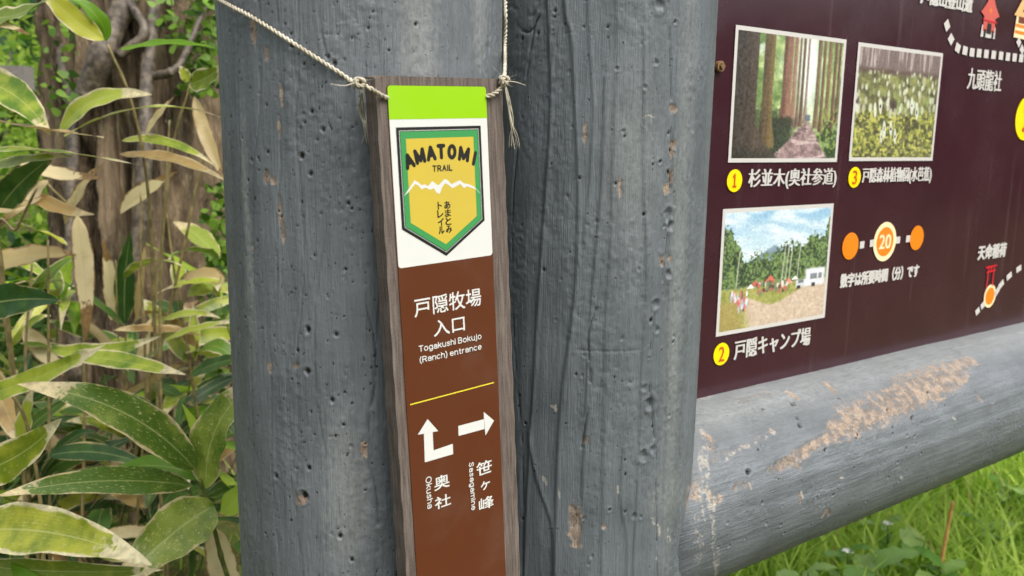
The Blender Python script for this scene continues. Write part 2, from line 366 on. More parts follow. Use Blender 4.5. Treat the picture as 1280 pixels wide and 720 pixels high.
# ------------------------------------------------------------------ logs (posts and beam)
class Log:
    """a log as a fine grid: along-axis coordinate q, arc angle th; carries height and mask fields"""
    def __init__(s, qs, ths, r):
        s.q, s.th, s.r = qs, ths, r
        s.S, s.Q = np.meshgrid(ths * r, qs)
        s.h = np.zeros_like(s.S); s.a = {k: np.zeros_like(s.S) for k in ('chip', 'white', 'hole', 'dust_and_light')}
    def win(s, a, q, ra, rq):
        i0, i1 = np.searchsorted(s.q, [q - rq, q + rq]); j0, j1 = np.searchsorted(s.th * s.r, [a - ra, a + ra])
        return slice(i0, i1), slice(j0, j1)
    def ell(s, a, q, ra, rq, key, amp=1.0, dh=0.0, ang=0.0):
        R = 2.2 * max(ra, rq); w_ = s.win(a, q, R, R)
        x = s.S[w_] - a; y = s.Q[w_] - q
        if x.size == 0: return
        c, n_ = math.cos(ang), math.sin(ang); u = (x * c + y * n_) / ra; v = (-x * n_ + y * c) / rq
        d = np.sqrt(u * u + v * v) * (.7 + .6 * vnoise(x / .0022 + a * 777, y / .0034 + q * 555, 6)); val = amp * np.clip(1.35 - d * .85, 0, 1)
        if key: s.a[key][w_] = np.maximum(s.a[key][w_], val)
        s.h[w_] += dh * sstep(1.15, .75, d)
    def pit(s, a, q, r, depth, rim=0.0, dark=True):
        w_ = s.win(a, q, 3.5 * r, 3.5 * r); x = s.S[w_] - a; y = s.Q[w_] - q
        if x.size == 0: return
        d = np.sqrt(x * x + (y * .8) ** 2) / r * (.75 + .55 * vnoise(x / r * 1.1 + a * 999, y / r * 1.1 + q * 777, 5))
        s.h[w_] += -depth * np.exp(-d ** 4) + rim * np.exp(-((d - 1.5) / .5) ** 2)
        if dark: s.a['hole'][w_] = np.maximum(s.a['hole'][w_], np.exp(-(d / .8) ** 4))
    def dist_line(s, pts, R):
        """distance to polyline pts [(a,q)], with signed side"""
        best = np.full(s.S.shape, 9.0); side = np.zeros(s.S.shape)
        pts = smooth_path(np.array([(p[0], p[1], 0) for p in pts]), 14 * len(pts))[:, :2]
        qmin, qmax = pts[:, 1].min() - R, pts[:, 1].max() + R; amin, amax = pts[:, 0].min() - R, pts[:, 0].max() + R
        w_ = (slice(*np.searchsorted(s.q, [qmin, qmax])), slice(*np.searchsorted(s.th * s.r, [amin, amax])))
        x, y = s.S[w_], s.Q[w_]; B = best[w_]; D = side[w_]
        for (a0, q0), (a1, q1) in zip(pts[:-1], pts[1:]):
            dx, dy = a1 - a0, q1 - q0; L = dx * dx + dy * dy + 1e-12
            t = np.clip(((x - a0) * dx + (y - q0) * dy) / L, 0, 1)
            ex, ey = x - a0 - t * dx, y - q0 - t * dy; d = np.hypot(ex, ey); k = d < B
            B[k] = d[k]; D[k] = np.sign(dx * ey - dy * ex)[k]
        best[w_] = B; side[w_] = D
        return best, side
    def ridge(s, pts, width=.0016, hgt=.0007, step=.0004):
        d, side = s.dist_line(pts, .02)
        s.h += hgt * np.exp(-(d / width) ** 2) + step * side * np.exp(-(d / .008) ** 2) * sstep(0, width, d)
    def crack(s, pts, width=.0007, depth=.0012, dark=.6):
        pts = [(a + .0022 * math.sin(q * 170 + a * 900) + .001 * math.sin(q * 410), q) for a, q in pts]
        d, side = s.dist_line(pts, .006); e = np.exp(-(d / width) ** 2)
        brk = sstep(.3, .5, fbm(s.Q / .012, s.S / .02, 91))
        s.h -= depth * e * brk; s.a['hole'] = np.maximum(s.a['hole'], dark * e * brk)
    def stroke(s, pts, r, key, amp=1.0, dh=0.0):
        d, _ = s.dist_line(pts, r * 2.5); v = amp * np.clip(1.35 - d / r * .85, 0, 1)
        s.a[key] = np.maximum(s.a[key], v); s.h += dh * sstep(1.1, .7, d / r)
    def mesh(s, name, pos):
        """pos(q, th, radius) -> xyz arrays"""
        Q = s.Q; TH = s.S / s.r; P = pos(Q, TH, s.r + s.h); nq, nth = Q.shape
        i = np.arange(nq * nth).reshape(nq, nth); j = np.roll(i, -1, axis=1)
        Fq = np.stack([i[:-1], j[:-1], j[1:], i[1:]], -1).reshape(-1, 4)
        V = P.reshape(-1, 3)
        c0 = V[i[0]].mean(0); c1 = V[i[-1]].mean(0); b = len(V); V = np.vstack([V, c0, c1])
        cap0 = np.stack([i[0], np.full(nth, b), np.full(nth, b), j[0]], -1); cap1 = np.stack([i[-1], j[-1], np.full(nth, b + 1), np.full(nth, b + 1)], -1)
        attrs = {k: np.append(v.ravel(), [0, 0]) for k, v in s.a.items()}
        me = np_mesh(name, V, Fq, True, attrs)
        import bmesh
        bm = bmesh.new(); bm.from_mesh(me); bm.verts.ensure_lookup_table()
        for ring, cc in ((i[0], b), (i[-1], b + 1)):
            for k in range(nth):
                p, q = bm.verts[int(ring[k])], bm.verts[int(ring[(k + 1) % nth])]
                try: f = bm.faces.new((q, p, bm.verts[cc]) if cc == b else (p, q, bm.verts[cc])); f.smooth = False
                except ValueError: pass
        bm.to_mesh(me); bm.free(); me.update(); return me
def axis_samples(lo, a, b, hi, fine, coarse):
    return np.concatenate([np.arange(lo, a, coarse), np.arange(a, b, fine), np.arange(b, hi + 1e-6, coarse)])
def th_samples(half, fine_arc, r):
    d = np.arange(-half, half, fine_arc / r); return np.concatenate([d, np.linspace(half, 2 * math.pi - half, 26)[:-1]])
def surf_common(L, seed, along, blister=.00035):
    S, Q = L.S, L.Q
    L.h += .0026 * (fbm(S / .16, Q / .28, seed + 2, 2) - .5) + .0013 * (fbm(S / .05, Q / (.30), seed, 3) - .5) + .0007 * (fbm(S / .009, Q / .10, seed + 5, 3) - .5)
    L.h += .00042 * (fbm(S / .0022, Q / along, seed + 9, 3) - .5)
    patch = sstep(.48, .62, fbm(S / .03, Q / .06, seed + 12, 3))
    bl = fbm(S / .0034, Q / .0042, seed + 15, 3)
    L.h += blister * patch * sstep(.45, .75, bl) - blister * .8 * patch * sstep(.42, .3, bl)

CL = np.array([-.1092, .611]); YAW = .9684; RAD = .1
dB = np.array([math.sin(YAW), math.cos(YAW)]); nB = np.array([math.cos(YAW), -math.sin(YAW)])
CR = np.array([.071, .735])
def post_frame(C):
    t = -C / np.linalg.norm(C); return t, np.array([-t[1], t[0]])      # towards viewer side, and to its right
def px_post(px, py, C, r=RAD):
    """photo pixel -> (arc, height) on the post's skin"""
    d = ray(px, py); a = d[0]**2 + d[1]**2; b = -2 * (d[0]*C[0] + d[1]*C[1]); c = C @ C - r * r
    disc = max(b*b - 4*a*c, 0); t = (-b - math.sqrt(disc)) / (2*a); P = EYE + d * t; v = P[:2] - C
    tc, rt = post_frame(C); th = math.atan2(v @ rt, v @ tc); return th * r, P[2]
def post_pos(C):
    tc, rt = post_frame(C)
    def f(Q, TH, R):
        x = C[0] + R * (np.cos(TH) * tc[0] + np.sin(TH) * rt[0]); y = C[1] + R * (np.cos(TH) * tc[1] + np.sin(TH) * rt[1]); return np.stack([x, y, Q], -1)
    return f

# --- left post
rng = np.random.default_rng(11)
qs = axis_samples(-.05, ZC - .34, ZC + .14, 1.85, .0009, .03)
L = Log(qs, th_samples(1.75, .0009, RAD), RAD)
surf_common(L, 100, .03, .00026)
pl = lambda x, y: px_post(x, y, CL)
for x0, bend in ((300, 3), (318, -3), (345, 5), (372, -4), (402, 6), (438, -3), (470, 4)):
    L.crack([pl(x0 + bend * math.sin(y / 90 + x0), y) for y in range(-30, 740, 60)], .0006, .0008, .38)
L.crack([pl(470 - (720 - y) * .02, y) for y in range(330, 740, 50)], .0009, .0014, .5)
L.crack([pl(272 + y * .047, y) for y in range(-20, 740, 60)], .0012, .0014, .25)
L.crack([pl(279 + y * .047, y) for y in range(-20, 740, 60)], .0010, .0008, .2)
for _ in range(460):
    x = rng.uniform(285, 500); y = rng.uniform(-20, 735); r_ = rng.choice([.0006, .0008, .0010, .0013], p=[.62, .26, .10, .02])
    L.pit(*pl(x, y), r_, r_ * .8, rng.uniform(0, .2) * r_, rng.random() < .75)
for x, y, r_ in ((364, 57, .0022), (410, 71, .0016), (418, 79, .0019), (404, 162, .0018), (377, 195, .0022), (388, 217, .0018), (335, 190, .0015), (315, 200, .0015), (390, 139, .0015), (380, 80, .0014), (520, 30, .0015), (440, 260, .0015), (385, 412, .0024), (420, 418, .0018), (384, 465, .0024), (380, 620, .0035), (345, 595, .0022), (386, 585, .002), (425, 670, .0022), (440, 700, .002), (415, 500, .002)):
    L.pit(*pl(x, y), r_ * .8, r_ * .7, r_ * .12)
for x, y, a, b in ((317, 36, .0028, .0085), (333, 66, .0016, .004), (333, 222, .0026, .0048), (342, 226, .002, .002), (349, 160, .0012, .006), (350, 262, .0015, .012), (354, 290, .0013, .008), (338, 460, .003, .0035), (370, 458, .0025, .002), (455, 562, .0026, .006), (376, 624, .0048, .004), (299, 415, .0016, .003), (291, 340, .001, .006), (352, 118, .0012, .006), (316, 310, .001, .003)):
    L.ell(*pl(x, y), a, b, 'chip', 1.0, -.0005)
for x, y, a, b in ((525, 60, .012, .05), (600, 30, .006, .03), (310, 300, .004, .08), (430, 620, .012, .05)):
    L.ell(*pl(x, y), a, b, 'dust_and_light', .35)
post = link('wooden_post', L.mesh('wooden_post', post_pos(CL)), MAT['paintL'])
tag(post, 'round grey painted log post, pitted and chipped, with the narrow trail sign tied to it', 'post')

# ------------------------------------------------------------------ information board (post, beam, panel and its print)
board = empty('information_board', (CR[0], CR[1], 0)); board.rotation_euler = (0, 0, math.pi / 2 - YAW)
tag(board, 'maroon information board with three framed photographs, carried by a grey log post and log beam', 'information board')
cB, sB = math.cos(board.rotation_euler[2]), math.sin(board.rotation_euler[2])
def to_board(P):          # world -> board local
    x, y = P[..., 0] - CR[0], P[..., 1] - CR[1]; return np.stack([x * cB + y * sB, -x * sB + y * cB, P[..., 2]], -1)
pr = lambda x, y: px_post(x, y, CR)
qs = axis_samples(-.05, ZC - .48, ZC + .17, 1.85, .0011, .03)
L = Log(qs, th_samples(1.75, .0010, RAD), RAD)
surf_common(L, 300, .022, .00028)
for pts, w_, hg, st in (
    ([(705, -20), (708, 20), (715, 50), (719, 130), (723, 225), (720, 360), (706, 470), (698, 560), (694, 740)], .0019, .0011, .0006),
    ([(683, -20), (686, 20), (689, 125), (682, 250), (674, 360), (668, 470), (660, 600), (655, 740)], .0017, .0010, .0006),
    ([(757, 95), (755, 180), (751, 250), (742, 350), (737, 420), (732, 540), (728, 620)], .0016, .0008, .0005),
    ([(805, 30), (806, 120), (805, 225), (809, 350), (802, 470), (800, 560), (790, 740)], .0016, .0007, .0005),
    ([(770, -20), (772, 60), (768, 160), (764, 300), (757, 420), (752, 740)], .0016, .0005, .0003),
    ([(849, -20), (845, 120), (838, 300), (834, 500), (826, 740)], .0014, .0006, .0004),
    ([(660, 540), (672, 600), (690, 660), (692, 740)], .0018, .0009, .0005),
    ([(780, 560), (776, 620), (784, 680), (782, 740)], .0016, .0008, .0004),
    ([(735, -20), (738, 60), (742, 140), (738, 220), (730, 300)], .0015, .0006, .0003)):
    L.ridge([pr(*p) for p in pts], w_, hg, st)
for pts in ([(666, 30), (661, 100), (643, 215), (640, 290), (643, 420), (652, 560), (655, 740)],
            [(839, -10), (838, 135), (836, 270), (830, 350), (815, 400), (812, 470), (818, 570), (822, 740)],
            [(741, 385), (738, 420), (736, 480), (733, 520), (731, 560)],
            ):
    L.crack([pr(*p) for p in pts], .0009, .0013, .55)
for pts in ([(706, 42), (716, 40)], [(718, 226), (734, 224)], [(712, 437), (745, 439), (805, 438)]):
    L.crack([pr(*p) for p in pts], .0007, .0005, .15)
for y0, y1 in ((20, 34), (40, 60)):
    L.crack([pr(640, y0 - 12), pr(662, y0), pr(672, y0 - 20)], .0012, .0015, .6)
for _ in range(120):
    x = rng.uniform(640, 850); y = rng.uniform(-10, 735); r_ = rng.choice([.0007, .0010, .0014], p=[.5, .3, .2])
    L.pit(*pr(x, y), r_, r_ * .7, rng.uniform(0, .5) * r_, rng.random() < .35)
for x, y, a, b in ((840, 185, .0024, .007), (843, 180, .0022, .003), (834, 236, .0032, .004), (839, 222, .0018, .005), (829, 327, .0032, .004), (838, 324, .002, .003), (720, 662, .0048, .018), (716, 645, .003, .01), (841, 135, .004, .003), (731, 168, .0016, .008), (732, 550, .002, .004), (755, 658, .002, .002), (775, 232, .0012, .008)):
    L.ell(*pr(x, y), a, b, 'chip', 1.0, -.0008)
for x, y, r_ in ((839, 188, .0025), (836, 215, .0025), (836, 268, .005), (839, 282, .004), (835, 275, .003), (829, 330, .0028), (836, 343, .004), (812, 505, .005), (804, 570, .005), (816, 562, .004), (820, 380, .004), (814, 400, .003), (822, 412, .003), (805, 485, .0035), (820, 78, .0025), (653, 48, .0025), (653, 147, .002), (711, 90, .002), (727, 470, .002), (730, 445, .002), (721, 644, .0014), (793, 645, .003), (825, 5, .005), (650, 300, .002), (652, 282, .002), (735, 705, .002), (720, 468, .002)):
    L.pit(*pr(x, y), r_ * .7, r_ * .38, r_ * .12, rng.random() < .3)
for pts, r_ in (([(803, 148), (809, 144), (818, 147)], .0007), ([(803, 148), (805, 158), (812, 164)], .0006), ([(812, 164), (813, 172), (817, 174)], .0007), ([(690, 508), (694, 512)], .0016), ([(694, 507), (694, 514)], .0012),
                ([(816, 648), (818, 655)], .0016), ([(823, 655), (825, 670)], .0018), ([(835, 660), (834, 676)], .0014), ([(821, 697), (823, 702)], .0016), ([(815, 625), (816, 630)], .0012),
                ([(680, 598), (682, 606)], .0022), ([(772, 608), (773, 615)], .0012), ([(836, 670), (838, 676)], .0014), ([(698, 610), (700, 625)], .0012)):
    L.stroke([pr(*p) for p in pts], r_, 'white', .62)
L.stroke([pr(866, 585), pr(860, 620), pr(856, 680), pr(855, 740)], .004, 'chip', .62)
L.stroke([pr(868, 560), pr(864, 640), pr(862, 740)], .003, 'white', .6)
for x, y, a, b in ((835, 620, .02, .02), (850, 300, .01, .25), (790, 200, .02, .06)):
    L.ell(*pr(x, y), a, b, 'dust_and_light', .25)
me = L.mesh('post', lambda Q, TH, R: to_board(post_pos(CR)(Q, TH, R)))
link('post', me, MAT['paintR'], board)

# far post and top rail close the frame outside the picture
def plain_log(name, p0, p1, r, mat):
    mb = MB(); n = 40; pts = np.linspace(p0, p1, n)
    mb.tube(pts, r * (1 + .02 * np.sin(np.arange(n) * .9)), 32); return mb.build(name, mat, board, True)
plain_log('post', (1.62, 0, -.05), (1.62, 0, 1.85), RAD, MAT['paintR'])

# --- beam
BR = .0945; BZ = ZC - .262 - BR * .985
def px_beam(px, py):
    d = ray(px, py); dl = np.array([d[0]*cB + d[1]*sB, -d[0]*sB + d[1]*cB, d[2]]); o = to_board(EYE.copy())
    oy, oz = o[1], o[2] - BZ; a = dl[1]**2 + dl[2]**2; b = 2*(oy*dl[1] + oz*dl[2]); c = oy*oy + oz*oz - BR*BR
    disc = max(b*b - 4*a*c, 0); t = (-b - math.sqrt(disc)) / (2*a); P = o + dl*t
    return math.atan2(P[2] - BZ, -P[1]) * BR, P[0]
qs = axis_samples(.03, .06, .86, 1.6, .0011, .03)
L = Log(qs, th_samples(1.9, .0011, BR), BR)
surf_common(L, 500, .05, .0003)
pb = px_beam
for pts in ([(900, 620), (1000, 590), (1100, 555), (1200, 515), (1280, 485)], [(930, 640), (1040, 610), (1150, 560), (1270, 512)], [(985, 570), (1060, 548), (1150, 523), (1280, 470)], [(1000, 592), (1080, 575), (1160, 552)]):
    L.ridge([pb(*p) for p in pts], .0035, .0003, .0004)
for pts, r_, am in (
    ([(1060, 528), (1100, 508), (1150, 485), (1195, 462)], .022, .58), ([(1040, 540), (1090, 520), (1150, 498), (1200, 470)], .014, .60), ([(1120, 478), (1170, 462), (1215, 450)], .012, .52),
    ([(972, 584), (1000, 568), (1030, 550), (1060, 535)], .0062, .62), ([(962, 588), (985, 580), (998, 584)], .0045, .56), ([(995, 568), (1010, 560)], .006, .6),
    ([(883, 545), (890, 560), (893, 575)], .007, .52), ([(884, 612), (892, 625), (898, 622)], .005, .5), ([(872, 600), (866, 625)], .006, .5),
    ([(920, 604), (918, 612)], .0016, 1), ([(928, 603), (930, 610)], .0014, 1), ([(936, 604), (938, 610)], .0013, 1), ([(1028, 645), (1034, 637), (1036, 643)], .0022, .9), ([(999, 617), (1000, 628)], .0016, .9),
    ([(985, 492), (998, 498)], .004, .7), ([(1033, 480), (1042, 490)], .005, .6), ([(1222, 495), (1226, 500)], .004, .5), ([(905, 570), (940, 553), (975, 535)], .005, .33), ([(925, 500), (960, 492)], .006, .38)):
    L.stroke([pb(*p) for p in pts], r_, 'chip', am, -.0006)
for pts, r_, am in (([(879, 540), (884, 580), (888, 640), (886, 740)], .004, .44), ([(876, 560), (876, 620), (872, 700)], .005, .38), ([(891, 610), (890, 680), (888, 730)], .002, .5),
    ([(905, 577), (915, 567), (940, 556), (970, 540)], .0024, .42), ([(1001, 615), (1003, 622)], .0014, 1), ([(1190, 522), (1194, 525)], .0013, 1), ([(1125, 596), (1128, 598)], .0013, 1), ([(1050, 597), (1053, 597)], .0012, 1), ([(900, 480), (880, 500)], .004, .4)):
    L.stroke([pb(*p) for p in pts], r_, 'white', am)
for x, y, r_ in ((935, 591, .0028), (990, 505, .0030), (1000, 532, .0024), (1073, 543, .0018), (1031, 563, .0020), (1140, 523, .0026), (1110, 512, .002), (1160, 490, .0018), (1048, 498, .002), (953, 511, .0018), (997, 523, .0018)):
    L.pit(*pb(x, y), r_, r_ * 1.2, r_ * .2)
for _ in range(150):
    x = rng.uniform(885, 1280); y = rng.uniform(500, 700); r_ = rng.choice([.0008, .0012, .0016])
    L.pit(*pb(x, y), r_, r_, .3 * r_, rng.random() < .3)
A = L.S / BR
L.a['dust_and_light'] = np.maximum(L.a['dust_and_light'], .42 * sstep(.75, 1.35, A + .25 * (fbm(L.Q / .05, A / .3, 77) - .5)) * (.6 + .4 * fbm(L.Q / .02, A / .12, 78)))  # paler beam top: dust, plus light from above put into the colour
def beam_pos(Q, TH, R):
    return np.stack([Q, -R * np.cos(TH), BZ + R * np.sin(TH)], -1)
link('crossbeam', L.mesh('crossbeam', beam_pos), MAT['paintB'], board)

# --- panel and print. u = along the board, v = world height, h = out of the face
def UV(px, py):
    P = to_board(hit_plane(px, py, np.array([CR[0], CR[1], 0]), np.array([nB[0], nB[1], 0.]))); return P[0], P[2]
mb = MB(); mb.box((.05, .0005, ZC - .285), (1.58, .0125, ZC + .62)); panel = mb.build('panel', MAT['maroon'], board)
mb = MB(); mb.box((.05, -.0005, ZC - .285), (1.58, .0004, ZC + .62)); mb.f = [mb.f[2]] ; mb.m = [0]
board_h = [0.0006]
class Face:
    """turns drawings in face coordinates (u, v) into thin meshes lying on a face"""
    def __init__(s, root, conv, base, step=.00006): s.root, s.conv, s.base, s.step = root, conv, base, step
    def P(s, u, v, layer): return s.conv(u, v, s.base + s.step * layer)
    def poly(s, name, pts, layer, mat, parent=None):
        mb = MB(); mb.add([s.P(u, v, layer) for u, v in pts], [tuple(range(len(pts)))])
        o = mb.build(name, mat, parent or s.root); s.fix(o); return o
    def polys(s, name, items, mats, parent=None):
        """items: (pts, layer, matindex)"""
        mb = MB()
        for pts, layer, mi in items: mb.add([s.P(u, v, layer) for u, v in pts], [tuple(range(len(pts)))], mi)
        o = mb.build(name, mats, parent or s.root); s.fix(o); return o
    def fix(s, o):
        nrm = Vector(s.conv(0, 0, 1)) - Vector(s.conv(0, 0, 0))
        for p in o.data.polygons:
            if p.normal.dot(nrm) < 0: p.flip()
        o.data.update()
    def text(s, name, body, box, layer, mat, parent=None, rot=0.0, bold=(0, 0), thin=0.0, spin=0.0, shear=0.0):
        """box (u0,v0,u1,v1): the lettering fills it; rot turns the line a quarter, spin tilts a fitted letter"""
        cu = bpy.data.curves.new('t', 'FONT'); cu.body = body; cu.size = 1; cu.offset = thin; cu.resolution_u = 4; cu.fill_mode = 'FRONT'
        ob = bpy.data.objects.new('t', cu); COL.objects.link(ob)
        dg = bpy.context.evaluated_depsgraph_get(); dg.update(); me = bpy.data.meshes.new_from_object(ob.evaluated_get(dg))
        bpy.data.objects.remove(ob); bpy.data.curves.remove(cu)
        V = np.zeros(len(me.vertices) * 3); me.vertices.foreach_get('co', V); V = V.reshape(-1, 3)[:, :2]
        c, n_ = round(math.cos(rot)), round(math.sin(rot)); V = np.stack([V[:, 0]*c - V[:, 1]*n_, V[:, 0]*n_ + V[:, 1]*c], -1)
        lo, hi = V.min(0), V.max(0); u0, v0, u1, v1 = box
        V = (V - lo) / (hi - lo + 1e-9) * np.array([u1 - u0, v1 - v0])
        V[:, 0] += shear * V[:, 1]
        if spin:
            cc = np.array([(u1 - u0) / 2, (v1 - v0) / 2]); W = V - cc; a, b = math.cos(spin), math.sin(spin); V = np.stack([W[:, 0]*a - W[:, 1]*b, W[:, 0]*b + W[:, 1]*a], -1) + cc
        V += np.array([u0, v0]); faces = [tuple(p.vertices) for p in me.polygons]; bpy.data.meshes.remove(me)
        mb = MB(); bx, by = bold; k = 0
        sh = [(0, 0)]
        if bx or by: sh = [(i * bx / 2, j * by / 2) for i in ((-1, -.5, 0, .5, 1) if bx > .001 else (-1, 1)) for j in ((-1, 1) if by else (0,))]
        for dx, dy in sh:
            mb.add([s.P(u + dx, v + dy, layer + k * .06) for u, v in V], faces); k += 1
        o = mb.build(name, mat, parent or s.root); s.fix(o); return o
def _arc(cx, cy, rx, ry, a0, a1, n=16): return [(cx + rx * math.cos(math.radians(a0 + (a1 - a0) * i / n)), cy + ry * math.sin(math.radians(a0 + (a1 - a0) * i / n))) for i in range(n + 1)]
_s = [(.46, .57), (.38, .68), (.24, .72), (.1, .66), (.06, .54), (.16, .43), (.33, .34), (.46, .2), (.38, .05), (.23, 0), (.08, .05), (.02, .16)]
GLYPH = {
    'T': (.66, [[(0, 1), (.66, 1)], [(.33, 1), (.33, 0)]]), 'o': (.58, [_arc(.29, .36, .29, .36, 0, 360, 24)]),
    'g': (.56, [_arc(.28, .36, .28, .36, 0, 360, 24), [(.56, .72), (.56, -.04)] + _arc(.29, -.04, .27, .25, 0, -140, 10)]),
    'a': (.54, [_arc(.29, .46, .25, .26, 155, 0, 10) + [(.54, 0)], _arc(.28, .21, .26, .21, 0, 360, 20)]),
    'k': (.5, [[(0, 1), (0, 0)], [(.46, .72), (.02, .27)], [(.17, .42), (.5, 0)]]), 'u': (.52, [[(0, .72)] + _arc(.26, .26, .26, .26, 180, 360, 10) + [(.52, .72)], [(.52, .72), (.52, 0)]]),
    's': (.48, [_s]), 'h': (.5, [[(0, 1), (0, 0)], _arc(.25, .46, .25, .26, 180, 0, 10) + [(.5, 0)]]), 'n': (.5, [[(0, .72), (0, 0)], _arc(.25, .46, .25, .26, 180, 0, 10) + [(.5, 0)]]),
    'm': (.84, [[(0, .72), (0, 0)], _arc(.21, .5, .21, .22, 180, 0, 8) + [(.42, 0)], _arc(.63, .5, .21, .22, 180, 0, 8) + [(.84, 0)]]),
    'i': (.02, [[(0, .72), (0, 0)], [(0, .94), (0, .97)]]), 'j': (.16, [[(.14, .72), (.14, -.1)] + _arc(-.04, -.1, .18, .17, 0, -80, 6), [(.14, .94), (.14, .97)]]),
    'B': (.62, [[(0, 0), (0, 1), (.34, 1)] + _arc(.34, .765, .23, .235, 90, -90, 8) + [(0, .53)], [(.34, .53)] + _arc(.36, .265, .26, .265, 90, -90, 8) + [(0, 0)]]),
    'R': (.62, [[(0, 0), (0, 1), (.36, 1)] + _arc(.36, .74, .24, .26, 90, -90, 8) + [(0, .48)], [(.34, .48), (.62, 0)]]),
    'c': (.52, [_arc(.28, .36, .28, .36, 48, 312, 18)]), 'e': (.56, [[(.02, .38), (.55, .38)] + _arc(.28, .36, .28, .36, 4, 318, 20)]),
    'r': (.32, [[(0, .72), (0, 0)], [(0, .44), (.1, .63), (.32, .71)]]), 't': (.34, [[(.15, .95), (.15, .14), (.21, .02), (.34, .01)], [(0, .7), (.33, .7)]]),
    '(': (.2, [[(.2, 1.08), (.06, .82), (0, .43), (.06, .04), (.2, -.22)]]), ')': (.2, [[(0, 1.08), (.14, .82), (.2, .43), (.14, .04), (0, -.22)]]),
    'O': (.84, [_arc(.42, .5, .42, .5, 0, 360, 28)]), 'S': (.6, [[(x * 1.28, y * 1.39) for x, y in _s]]), 'A': (.72, [[(0, 0), (.36, 1), (.72, 0)], [(.13, .34), (.59, .34)]]),
    'M': (.8, [[(0, 0), (0, 1), (.4, .12), (.8, 1), (.8, 0)]]), 'I': (.001, [[(0, 0), (0, 1)]]), 'L': (.5, [[(0, 1), (0, 0), (.5, 0)]]), ' ': (.22, []), '1': (.4, [[(.02, .8), (.2, 1), (.2, 0)], [(0, 0), (.4, 0)]])}
def stroke_text(face, name, body, box, layer, mat, parent, width, rot=0.0, spin=0.0, gap=.24, dup=.5):
    '''plain round-stroke lettering: centre lines fitted to the box, then given a stroke width'''
    lines = []; x = 0
    for ch in body:
        w_, st = GLYPH[ch]; lines += [[(x + a, b) for a, b in l_] for l_ in st]; x += w_ + (gap if ch != ' ' else .1)
    A = np.array([p for l_ in lines for p in l_]); c, n_ = round(math.cos(rot)), round(math.sin(rot)); rt_ = lambda P: np.stack([P[:, 0]*c - P[:, 1]*n_, P[:, 0]*n_ + P[:, 1]*c], -1)
    A = rt_(A); lo, hi = A.min(0), A.max(0); h = width / 2; u0, v0, u1, v1 = box[0] + h, box[1] + h, box[2] - h, box[3] - h
    span = np.where(hi - lo < 1e-2, 1e9, hi - lo); mid = np.array([(u0 + u1) / 2, (v0 + v1) / 2]); mb = MB(); k = 0
    ca, sa = math.cos(spin), math.sin(spin)
    for l_ in lines:
        P = (rt_(np.array(l_)) - (lo + hi) / 2) / span * np.array([u1 - u0, v1 - v0]); P = np.stack([P[:, 0]*ca - P[:, 1]*sa, P[:, 0]*sa + P[:, 1]*ca], -1) + mid
        for i, p in enumerate(P):
            mb.add([face.P(p[0] + h * math.cos(q * math.pi / 5), p[1] + h * math.sin(q * math.pi / 5), layer + k * .02) for q in range(10)], [tuple(range(10))]); k += 1
            if i + 1 < len(P):
                q = P[i + 1]; d = q - p; L_ = np.hypot(*d) + 1e-12; nx, ny = -d[1] / L_ * h, d[0] / L_ * h
                mb.add([face.P(*t, layer + k * .02) for t in ((p[0] + nx, p[1] + ny), (p[0] - nx, p[1] - ny), (q[0] - nx, q[1] - ny), (q[0] + nx, q[1] + ny))], [(0, 1, 2, 3)]); k += 1
    o = mb.build(name, mat, parent or face.root); face.fix(o); return o
def disc(u, v, r, n=40, ry=None): return [(u + r * math.cos(2*math.pi*i/n), v + (ry or r) * math.sin(2*math.pi*i/n)) for i in range(n)]
def rect(u0, v0, u1, v1): return [(u0, v0), (u1, v0), (u1, v1), (u0, v1)]
BF = Face(board, lambda u, v, h: (u, -h, v), .0002, .00015)
def box_px(lb, rt, f=UV):
    a, b = f(*lb), f(*rt); return (a[0], a[1], b[0], b[1])

# printed photographs: each is a flat print whose colours are painted on a fine grid
def print_grid(name, u0, v0, u1, v1, painter, layer=2, nx=230, ny=170):
    x = np.linspace(0, 1, nx); y = np.linspace(0, 1, ny); X, Y = np.meshgrid(x, y)      # Y down from the top
    C = painter(X, Y); gr = (fbm(X * 110, Y * 100, 401, 2) - .5)[..., None] * 44; C = np.clip((C + gr) * .93 + 14, 0, 255) / 255;   # print grain and fading
    C = np.where(C <= .04045, C / 12.92, ((C + .055) / 1.055) ** 2.4)
    C = np.concatenate([C, np.ones(C.shape[:2] + (1,))], -1).reshape(-1, 4)
    U = u0 + (u1 - u0) * X; Vv = v1 + (v0 - v1) * Y
    P = np.stack([U, np.full_like(U, -(BF.base + BF.step * layer)), Vv], -1).reshape(-1, 3)
    i = np.arange(nx * ny).reshape(ny, nx); Fq = np.stack([i[:-1, :-1], i[1:, :-1], i[1:, 1:], i[:-1, 1:]], -1).reshape(-1, 4)
    return link(name, np_mesh(name, P, Fq, False, {'ink': C}), MAT['photo'], board)
def over(C, mask, col): return C * (1 - mask[..., None]) + np.asarray(col, float) * mask[..., None]
def ramp_col(t, a, b): return np.asarray(a, float) * (1 - t[..., None]) + np.asarray(b, float) * t[..., None]
